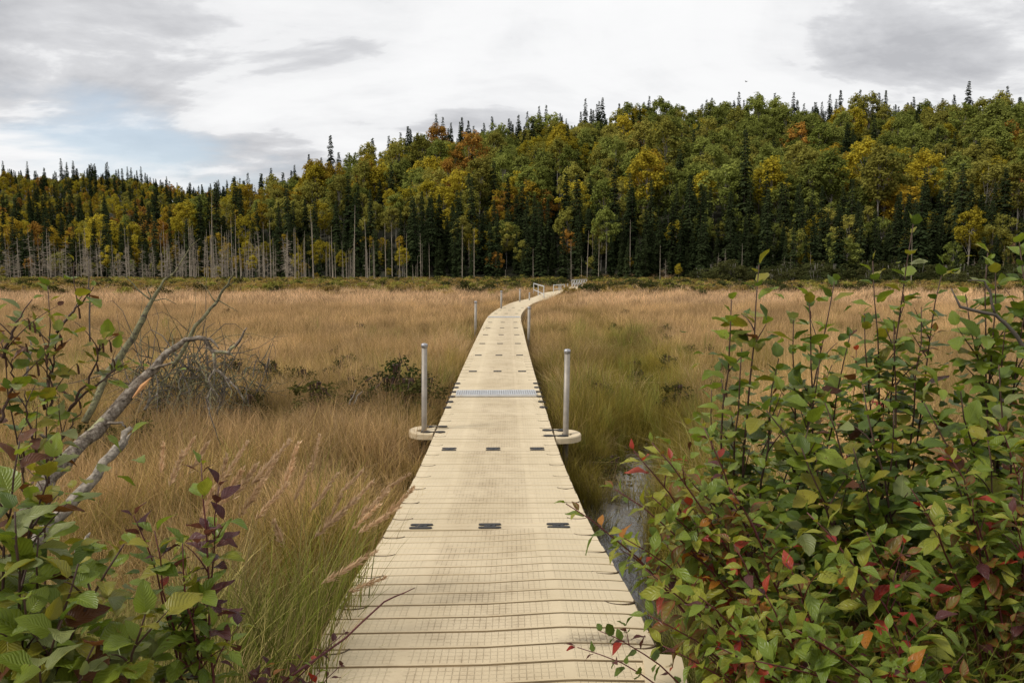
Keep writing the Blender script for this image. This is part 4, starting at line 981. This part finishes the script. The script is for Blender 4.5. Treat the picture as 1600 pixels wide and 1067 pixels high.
shrub('dogwood_shrub', 'upright dogwood with dark red stems among the plume grass', 'shrub', (-.98, 2.35), [(316, 716, 2.4), (212, 805, 2.25), (238, 830, 2.25), (345, 760, 2.4, .6), (280, 850, 2.2)], [('dog_green', .55), ('dog_lime', .2), ('dog_purple', .13), ('dog_red', .01)], 'stem_red', .078, .085, .40, 2, .16, True, 30, .1, arch=.05, r0=.006)
shrub('dogwood_shrub', 'low purple leaved dogwood at the deck edge', 'shrub', (-.98, 2.45), [(540, 990, 2.62), (470, 1030, 2.5), (500, 1050, 2.5), (420, 1040, 2.4), (530, 1040, 2.55)], DOG_P, 'stem_red', .052, .055, .45, 2, .14, True, 20, .08, arch=.25, r0=.0045)
# bare twigs
def twig(name, lab, cat, paths, matl, group=None, sub='twig'):
    p0 = at(*paths[0][0][:3]); o = thing(name, lab, cat, p0, 0, group)
    for k, (pl) in enumerate(paths):
        pts = [at(*q[:3]) - p0 for q in pl]; rr = [q[3] for q in pl]
        # finer, slightly crooked
        fp = []; fr_ = []
        for a, b_, r1, r2 in zip(pts[:-1], pts[1:], rr[:-1], rr[1:]):
            for s in (0, .33, .66): fp.append(a.lerp(b_, s) + Vector((random.uniform(-1, 1), 0, random.uniform(-1, 1))) * min(r1, .02) * .7); fr_.append(r1 + (r2 - r1) * s)
        fp.append(pts[-1]); fr_.append(rr[-1])
        mb = MB(); mb.tube(fp, fr_, 9 if max(rr) > .02 else 6, jit=.35 if max(rr) > .02 else .2); mb.build('trunk' if (k == 0 and sub == 'branch') else sub, matl, o, True)
    return o
twig('bare_twig', 'bare red twig slanting from the plume grass across the deck', 'twig', [[(440, 1066, 2.5, .0045), (540, 995, 2.65, .004), (600, 940, 2.8, .0035), (648, 918, 2.9, .0015)]], M['stem_red'])
twig('bare_twig', 'crooked bare grey alder twig rising from the bushy alder', 'twig', [[(1610, 555, 3.1, .009), (1575, 510, 3.1, .008), (1555, 492, 3.1, .007), (1500, 480, 3.1, .006), (1486, 450, 3.1, .002)],
     [(1555, 492, 3.1, .006), (1548, 460, 3.1, .005), (1538, 440, 3.1, .004), (1512, 438, 3.1, .0015)]], M['twig_grey'])

# ------------------------------------------------------------------ fallen dead tree
ft = twig('fallen_tree', 'fallen dead tree with lichen bark and drooping crooked branch', 'dead tree', [
    [(40, 812, 4.0, .054), (80, 745, 4.25, .049), (128, 690, 4.6, .042), (180, 645, 4.85, .037), (232, 583, 5.05, .030), (262, 552, 5.15, .022), (292, 530, 5.2, .018), (318, 528, 5.2, .017), (332, 548, 5.2, .014), (356, 551, 5.2, .012), (374, 532, 5.2, .009), (386, 512, 5.2, .004)],
    [(318, 528, 5.2, .012), (330, 532, 5.2, .010), (342, 545, 5.2, .004)], [(356, 551, 5.2, .009), (368, 558, 5.2, .004)],
    [(334, 552, 5.2, .012), (336, 578, 5.18, .010), (352, 590, 5.18, .008), (370, 606, 5.16, .006), (383, 630, 5.15, .005)],
    [(336, 578, 5.18, .008), (326, 592, 5.15, .006), (330, 606, 5.15, .005), (344, 622, 5.15, .004), (340, 648, 5.15, .003)],
    [(330, 606, 5.15, .005), (322, 624, 5.12, .005), (332, 660, 5.1, .004), (345, 695, 5.1, .002)], [(352, 590, 5.18, .005), (362, 612, 5.15, .003), (360, 622, 5.15, .002)],
    [(234, 576, 5.05, .012), (255, 570, 5.0, .010), (273, 566, 4.95, .005)], [(165, 662, 4.75, .010), (190, 661, 4.7, .008), (197, 668, 4.7, .003)],
    [(100, 730, 4.35, .018), (80, 690, 4.2, .014), (60, 676, 4.1, .006)]], M['deadbark'], sub='branch')
mb = MB(); r0_ = at(40, 812, 4.0)
sp = [at(207, 622, 4.88) - r0_, at(222, 604, 4.93) - r0_, at(236, 590, 5.0) - r0_]
mb.tube(sp, [.004, .017, .004], 6); mb.build('torn_bark', M['splinter'], ft)
o = twig('broken_branch', 'bleached broken branch with a splintered end leaning by the fallen tree', 'branch', [[(40, 868, 3.5, .034), (98, 798, 3.75, .030), (150, 740, 3.9, .028), (186, 696, 4.05, .024), (205, 668, 4.12, .012)],
     [(186, 700, 4.05, .014), (200, 684, 4.08, .010), (206, 676, 4.08, .002)]], M['bleached'], sub='branch')
twig('broken_branch', 'short pointed splinter of grey wood among broad alder leaves', 'branch', [[(118, 880, 3.2, .020), (130, 855, 3.25, .016), (141, 832, 3.3, .003)]], M['bleached'])
twig('dead_sapling', 'leaning dead stem coated with yellow lichen, its tip against the thicket', 'dead tree', [
    [(132, 660, 7.3, .034), (168, 585, 7.6, .032), (200, 540, 7.8, .034), (222, 500, 7.9, .030), (236, 468, 8, .020), (256, 438, 8.05, .011), (275, 424, 8.1, .009), (298, 385, 8.2, .006), (313, 373, 8.2, .003)],
    [(236, 470, 8, .009), (215, 452, 8, .008), (205, 440, 8, .006), (193, 430, 8, .003)], [(236, 468, 8, .008), (231, 450, 8, .006), (238, 447, 8, .003)], [(240, 470, 8, .008), (258, 467, 8, .005), (275, 475, 8, .003)]], M['lichen'], sub='branch')
twig('dead_sapling', 'upright dead stem tufted with lichen beside the tangled dead bush', 'dead tree', [
    [(270, 575, 8.7, .024), (300, 520, 8.8, .022), (322, 490, 8.9, .020), (340, 468, 9, .017), (356, 444, 9, .012), (366, 425, 9, .006)], [(336, 472, 9, .008), (326, 455, 9, .005), (312, 440, 9, .003)], [(340, 468, 9, .008), (360, 480, 9, .005), (372, 487, 9, .003)], [(350, 452, 9, .006), (366, 440, 9, .003)]], M['lichen'], sub='branch')
twig('dead_sapling', 'thin straight dead sapling in the marsh behind the alder shoots', 'dead tree', [[(141, 535, 9.5, .012), (140, 470, 9.5, .010), (138, 400, 9.5, .004)], [(140, 480, 9.5, .004), (150, 472, 9.5, .002)], [(139, 450, 9.5, .004), (128, 445, 9.5, .002)], [(139, 430, 9.5, .004), (147, 425, 9.5, .002)]], M['twig_grey'], sub='branch')
twig('dead_sapling', 'white crooked twig standing behind the alder shoots', 'twig', [[(38, 600, 5.5, .010), (44, 570, 5.5, .009), (50, 545, 5.5, .007), (44, 525, 5.5, .003)], [(48, 550, 5.5, .006), (35, 542, 5.5, .002)]], M['bleached'])
for a, lab in (([(545, 632, 11.5, .013), (550, 622, 11.5, .011), (556, 609, 11.5, .005)], 'short white stick poking out of the marsh grass'), ([(553, 632, 11.5, .012), (558, 618, 11.5, .009), (567, 611, 11.5, .004)], 'bent white stick poking out of the marsh grass')):
    twig('white_stick', lab, 'stick', [a], M['bleached'])
twig('white_stick', 'forked white stick beneath the fallen dead tree', 'stick', [[(226, 640, 5.0, .010), (236, 625, 5.0, .008), (247, 612, 5.0, .004)], [(232, 632, 5.0, .007), (234, 615, 5.0, .005), (233, 600, 5.0, .002)]], M['bleached'])

# tangled dead bush
def tangle(pxc, pyc, Y, wpx, hpx, n, lab, seed):
    r = random.Random(seed); c = at(pxc, pyc + hpx * .5, Y); c.z = float(ground_z(c.x, Y)); o = thing('dead_bush', lab, 'dead bush', c); W = wpx / FPX * Y; H = 2.05 - (pyc - hpx * .5 - HORIZON) / FPX * Y - c.z
    for gset in range(6):
        mb = MB()
        for k in range(n // 6):
            a = r.uniform(0, 6.28); p = Vector((r.uniform(-.4, .4) * W, r.uniform(-.5, .5), r.uniform(0, .55) * H)); pts = [p]
            dv = Vector((math.cos(a) * W * .09, math.sin(a) * .2, r.uniform(-.02, .10) * H))
            for s in range(5): dv = dv + Vector((r.uniform(-1, 1) * W * .05, r.uniform(-.1, .1), r.uniform(-.10, .05) * H)); pts.append(pts[-1] + dv)
            mb.tube(pts, [.010, .008, .007, .005, .004, .002], 4, cap=False)
        mb.build('branches', M['twig_grey'] if gset % 2 else M['lichen'], o)['kind'] = 'stuff'
    return o
tangle(285, 490, 11.5, 170, 80, 330, 'tangled grey dead bush standing in the marsh', 3)
tangle(395, 520, 12.5, 50, 70, 60, 'small wiry dead bush beside the tangled one', 5)

# ------------------------------------------------------------------ bog shrubs among the grass
BOG = []
for k in range(3):
    tv, V, F = leafy_mesh(460 + k, .75, .38, .25, 26, 22, .048, .11, 1.0, 5)
    for i_ in range(len(tv.v)): pass
    BOG.append((tv.mesh('bog_stems', M['stem_brown']), np_mesh('bog_leaves', V, F, M['bog'])))
bl = [(620, 590, 12.5, 1.15), (640, 600, 12.2, .95), (600, 600, 12.6, .9), (665, 590, 12.9, .8), (485, 605, 12, .95), (505, 590, 12.5, .7), (530, 545, 16, .8), (575, 552, 15.5, .7), (545, 570, 14, .7),
      (1000, 560, 15.5, .6), (1060, 590, 13, .7), (470, 560, 15, .7), (420, 560, 15, .8), (300, 515, 13, .9), (255, 520, 12.5, .8), (340, 505, 13.5, .8), (690, 640, 10.6, .55), (240, 545, 11, .7), (360, 495, 15, .9), (220, 500, 14, .8), (380, 540, 12, .7), (150, 520, 13, .8), (60, 545, 11, .8)]
rb = random.Random(5)
for k in range(60):
    Y = rb.uniform(9, 40); pv = rb.uniform(20, 700) if rb.random() < .75 else rb.uniform(850, 1150)
    if abs((pv - 800) / FPX * Y - dxc(Y)) > 1.5: bl.append((pv, 0, Y, rb.uniform(.35, .75)))
for k, (pv, py_, Y, s) in enumerate(bl):
    xx = (pv - 800) / FPX * Y; a_, b_ = BOG[k % 3]
    lb_ = 'dark bog shrub in the grass beside the creek channel' if xx > 0 else ('dark bog shrub in the grass between the tangled dead bush and the deck' if Y < 17 and pv > 400 else ('dark bog shrub in the grass around the tangled dead bush' if Y < 17 else 'small dark bog shrub far out in the tan grass')); o = thing('bog_shrub', lb_, 'shrub', (xx, Y, float(ground_z(xx, Y))), random.uniform(0, 6.28), lb_.replace('shrub', 'shrubs')); s *= 1.25; o.scale = (s, s, s)
    link('stems', a_, o); tag(link('leaves', b_, o), kind='stuff')

# ------------------------------------------------------------------ plume grass on the near bank
def plume_mesh(seed, L):
    r = random.Random(seed); mb = MB()
    for k in range(120):
        u = r.random() ** .9; z0 = u * L; ln = .06 * (1 - u * .55) * r.uniform(.6, 1.2); a = r.uniform(0, 6.28); wd = .0030
        p = Vector((0, 0, z0)); e = p + Vector((math.cos(a) * ln * .5, math.sin(a) * ln * .5, ln * .9)); sdv = Vector((-math.sin(a), math.cos(a), 0)) * wd
        m_ = p.lerp(e, .5); mb.add([p - sdv * .5, m_ - sdv * 1.3, e, m_ + sdv * 1.3], [(0, 1, 2, 3)])
    mb.tube([(0, 0, 0), (0, 0, L * .9)], [.0014, .0007], 3, cap=False); return mb.mesh('seed_head', M['plume'])
PLM = [plume_mesh(600 + k, .24) for k in range(4)]
def grass_clump(lab, bx, by, n, hgt, lean_v, spread, wid, plumes, greeny, seed):
    r = random.Random(seed); bz = float(ground_z(bx, by)); b0 = Vector((bx, by, bz)); o = thing('grass_clump', lab, 'grass clump', b0)
    V = []; F = []; H = []; B = []; segs = 6
    for k in range(n):
        a = r.uniform(0, 6.28); rr = spread * math.sqrt(r.random()); st = Vector((rr * math.cos(a), rr * math.sin(a), 0)); h = hgt * r.uniform(.45, 1.1)
        le = Vector((lean_v[0] + r.gauss(0, .28), lean_v[1] + r.gauss(0, .33), 0)) * h
        if bx < 0 and by < 4.6: le.x = min(le.x, -.86 + abs(r.gauss(0, .15)) - bx - st.x)
        if bx > 0 and by < 4.6: le.x = max(le.x, .64 - abs(r.gauss(0, .06)) - bx - st.x)
        wa = r.uniform(0, 3.14); wv = Vector((math.cos(wa), math.sin(wa), .2)); dr = r.uniform(.0, .6); q0 = len(V); bv = r.random()
        for s in range(segs + 1):
            u = s / segs; c = st + le * (u ** 1.7) + Vector((0, 0, h * (u - dr * .42 * u ** 3))); ww = wid * (1 - u) ** .55 * .5 * (.5 + .5 * min(1, u * 4))
            if s < segs: V += [tuple(c - wv * ww), tuple(c + wv * ww)]; H += [u, u]; B += [bv, bv]
            else: V.append(tuple(c)); H.append(u); B.append(bv)
        for s in range(segs - 1): q = q0 + 2 * s; F += [(q, q + 1, q + 3), (q, q + 3, q + 2)]
        q = q0 + 2 * (segs - 1); F.append((q, q + 1, q + 2))
    tag(link('blades', np_mesh('blades', V, F, M['lush' + greeny], {'h': H, 'blade': B}), o), kind='stuff')
    for (pv, py_, Y) in plumes:
        T = at(pv, py_, Y); st = b0 + Vector((r.uniform(-.2, .2), r.uniform(-.2, .2), 0)); c = st.lerp(T, .5) + Vector((-.05, 0, .18)); pts = [p - b0 for p in bez(st, c, T, 8)]
        mb = MB(); mb.tube(pts, [.0022 - .0002 * k for k in range(9)], 4, cap=False); mb.build('culm', M['culm'], o)
        dv = (pts[-1] - pts[-2]).normalized(); dv = (dv + Vector((.25, 0, -.05)) + Vector((r.uniform(-.2, .2), r.uniform(-.2, .2), 0))).normalized()
        qn = dv.to_track_quat('Z', 'Y'); e = link('seed_head', r.choice(PLM), o); s = r.uniform(.75, 1.2)
        e.matrix_basis = Matrix.Translation(pts[-1] - dv * .24 * s * .85) @ qn.to_matrix().to_4x4() @ Matrix.Scale(s, 4)
def fixed_grass(name, greenness):
    m = M['lush'].copy(); m.name = name
    for nd in m.node_tree.nodes:
        if nd.type == 'ATTRIBUTE' and nd.attribute_name == 'tint':
            v = m.node_tree.nodes.new('ShaderNodeValue'); v.outputs[0].default_value = greenness
            for l_ in list(nd.outputs['Fac'].links): m.node_tree.links.new(v.outputs[0], l_.to_socket)
    return m
M['lush_g'] = fixed_grass('lush_green', .72); M['lush_m'] = fixed_grass('lush_mixed', .42); M['lush_t'] = fixed_grass('lush_straw', .12)
M['culm'] = simple('grass_culm', (.26, .19, .08), .8, scale=9)
grass_clump('tall plume grass clump with tan seed heads leaning to the deck', -1.02, 3.75, 460, 1.0, (.16, -.05), .26, .0085,
            [(497, 690, 3.9), (462, 706, 3.85), (520, 750, 3.8), (560, 742, 3.9), (600, 772, 3.7), (632, 745, 3.9), (640, 768, 3.8), (585, 795, 3.6), (545, 790, 3.6), (480, 735, 3.7), (575, 760, 3.9), (612, 800, 3.7), (530, 780, 3.75)], '_g', 1)
grass_clump('plume grass clump with curved seed heads below the broken branch', -1.45, 3.7, 330, .95, (.18, -.05), .30, .0075, [(442, 700, 3.8), (425, 728, 3.7), (395, 735, 3.6), (405, 760, 3.6), (372, 745, 3.6), (352, 722, 3.7), (440, 765, 3.5), (330, 770, 3.5), (380, 700, 3.8)], '_m', 2)
grass_clump('green grass clump between red dogwood stems and the deck', -1.02, 2.95, 460, .80, (.10, 0), .30, .0080, [], '_g', 3)
grass_clump('straw coloured grass clump drooping onto the shore end of the deck', -.98, 2.62, 320, .55, (.12, .05), .18, .0060, [], '_t', 4)
grass_clump('fine straw grass clump spilling over the deck edge beside the low purple dogwood', -.93, 3.15, 260, .60, (.22, .0), .14, .0050, [(592, 905, 3.25), (572, 870, 3.4)], '_t', 16)
grass_clump('matted grass clump under the red dogwood stems', -1.25, 2.65, 380, .65, (.12, 0), .28, .0070, [], '_m', 5)
grass_clump('pale dead grass clump beside the second dock section', -1.15, 5.0, 420, .75, (.15, -.05), .32, .0065, [(430, 820, 4.2)], '_t', 6)
grass_clump('dry plume grass clump behind the bleached branch', -1.9, 4.4, 320, .85, (.1, 0), .35, .0065, [(300, 690, 4.3), (282, 715, 4.2), (320, 700, 4.2), (255, 700, 4.3)], '_t', 7)
grass_clump('dark shaded grass clump under the orange dogwood', 1.55, 2.95, 460, .85, (-.15, -.2), .34, .0065, [], '_g', 8)
grass_clump('long green grass clump in the shaded low corner', 1.72, 2.7, 520, .8, (.05, -.2), .32, .0055, [], '_g', 9)
grass_clump('thin grass clump along the creek side of the deck', .86, 4.1, 240, .55, (-.15, 0), .20, .0050, [], '_m', 10)
grass_clump('fine grass clump between the creek and the dogwood stems', 1.05, 3.5, 300, .6, (-.05, 0), .25, .0055, [], '_g', 11)
grass_clump('brown grass hummock on the creek bank beyond the pole', 1.15, 8.9, 420, .62, (-.12, -.2), .30, .0060, [], '_t', 12)
grass_clump('mossy brown grass hummock beside the creek', .86, 7.7, 360, .55, (.1, -.2), .24, .0055, [], '_m', 13)
grass_clump('green sedge clump where the creek meets the deck edge', .98, 4.9, 300, .6, (-.05, 0), .26, .0060, [], '_g', 14)
grass_clump('straw sedge clump on the creek mud beside the deck', .80, 5.6, 200, .45, (.05, 0), .14, .0055, [], '_m', 15)
# plain bank grass under the shrubs
x, y = jgrid(-4.5, 4.5, 1.2, 4.9, .17); kk = (np.abs(deck_dist(x, y)) > .9) & (chan_dist(x, y) > .36); x, y = x[kk], y[kk]; n = len(x)
s = rng.uniform(.6, 1.0, n)
bank_t = [tuft_mesh('bank_tuft', M['lush'], 70, .16, .3, .62, .0055, .5, 4, 70 + k) for k in range(3)]
scatter('bank_grass', np.stack([x, y, ground_z(x, y) - .02], -1), rng.integers(0, 3, n), np.stack([rng.normal(0, .1, n), rng.normal(0, .1, n), rng.uniform(0, 6.28, n)], -1), np.stack([s, s, s], -1),
        np.clip(.55 + .35 * vnoise(x, y, 1.2, 44), 0, 1), template_collection('bank_tuft', bank_t), 'rough green and straw grass on the shore bank under the shrubs')

# ------------------------------------------------------------------ small bird over the hill
bc = at(1166, 128, 60); o = thing('bird', 'tiny dark bird flying over the hilltop', 'bird', bc, .6)
mb = MB(); mb.tube([(0, -.11, 0), (0, -.06, .005), (0, 0, 0), (0, .07, .01), (0, .11, .012)], [.006, .022, .032, .022, .006], 8); mb.build('body', M['rubber'], o, True)
for sx in (-1, 1):
    mb = MB(); mb.add([(0, .03, .01), (sx * .10, .05, .06), (sx * .22, -.02, .03), (sx * .10, -.03, .05), (0, -.04, .01)], [(0, 1, 3, 4), (1, 2, 3)]); mb.build('wing', M['rubber'], o)
print('objects', len(scn.objects))
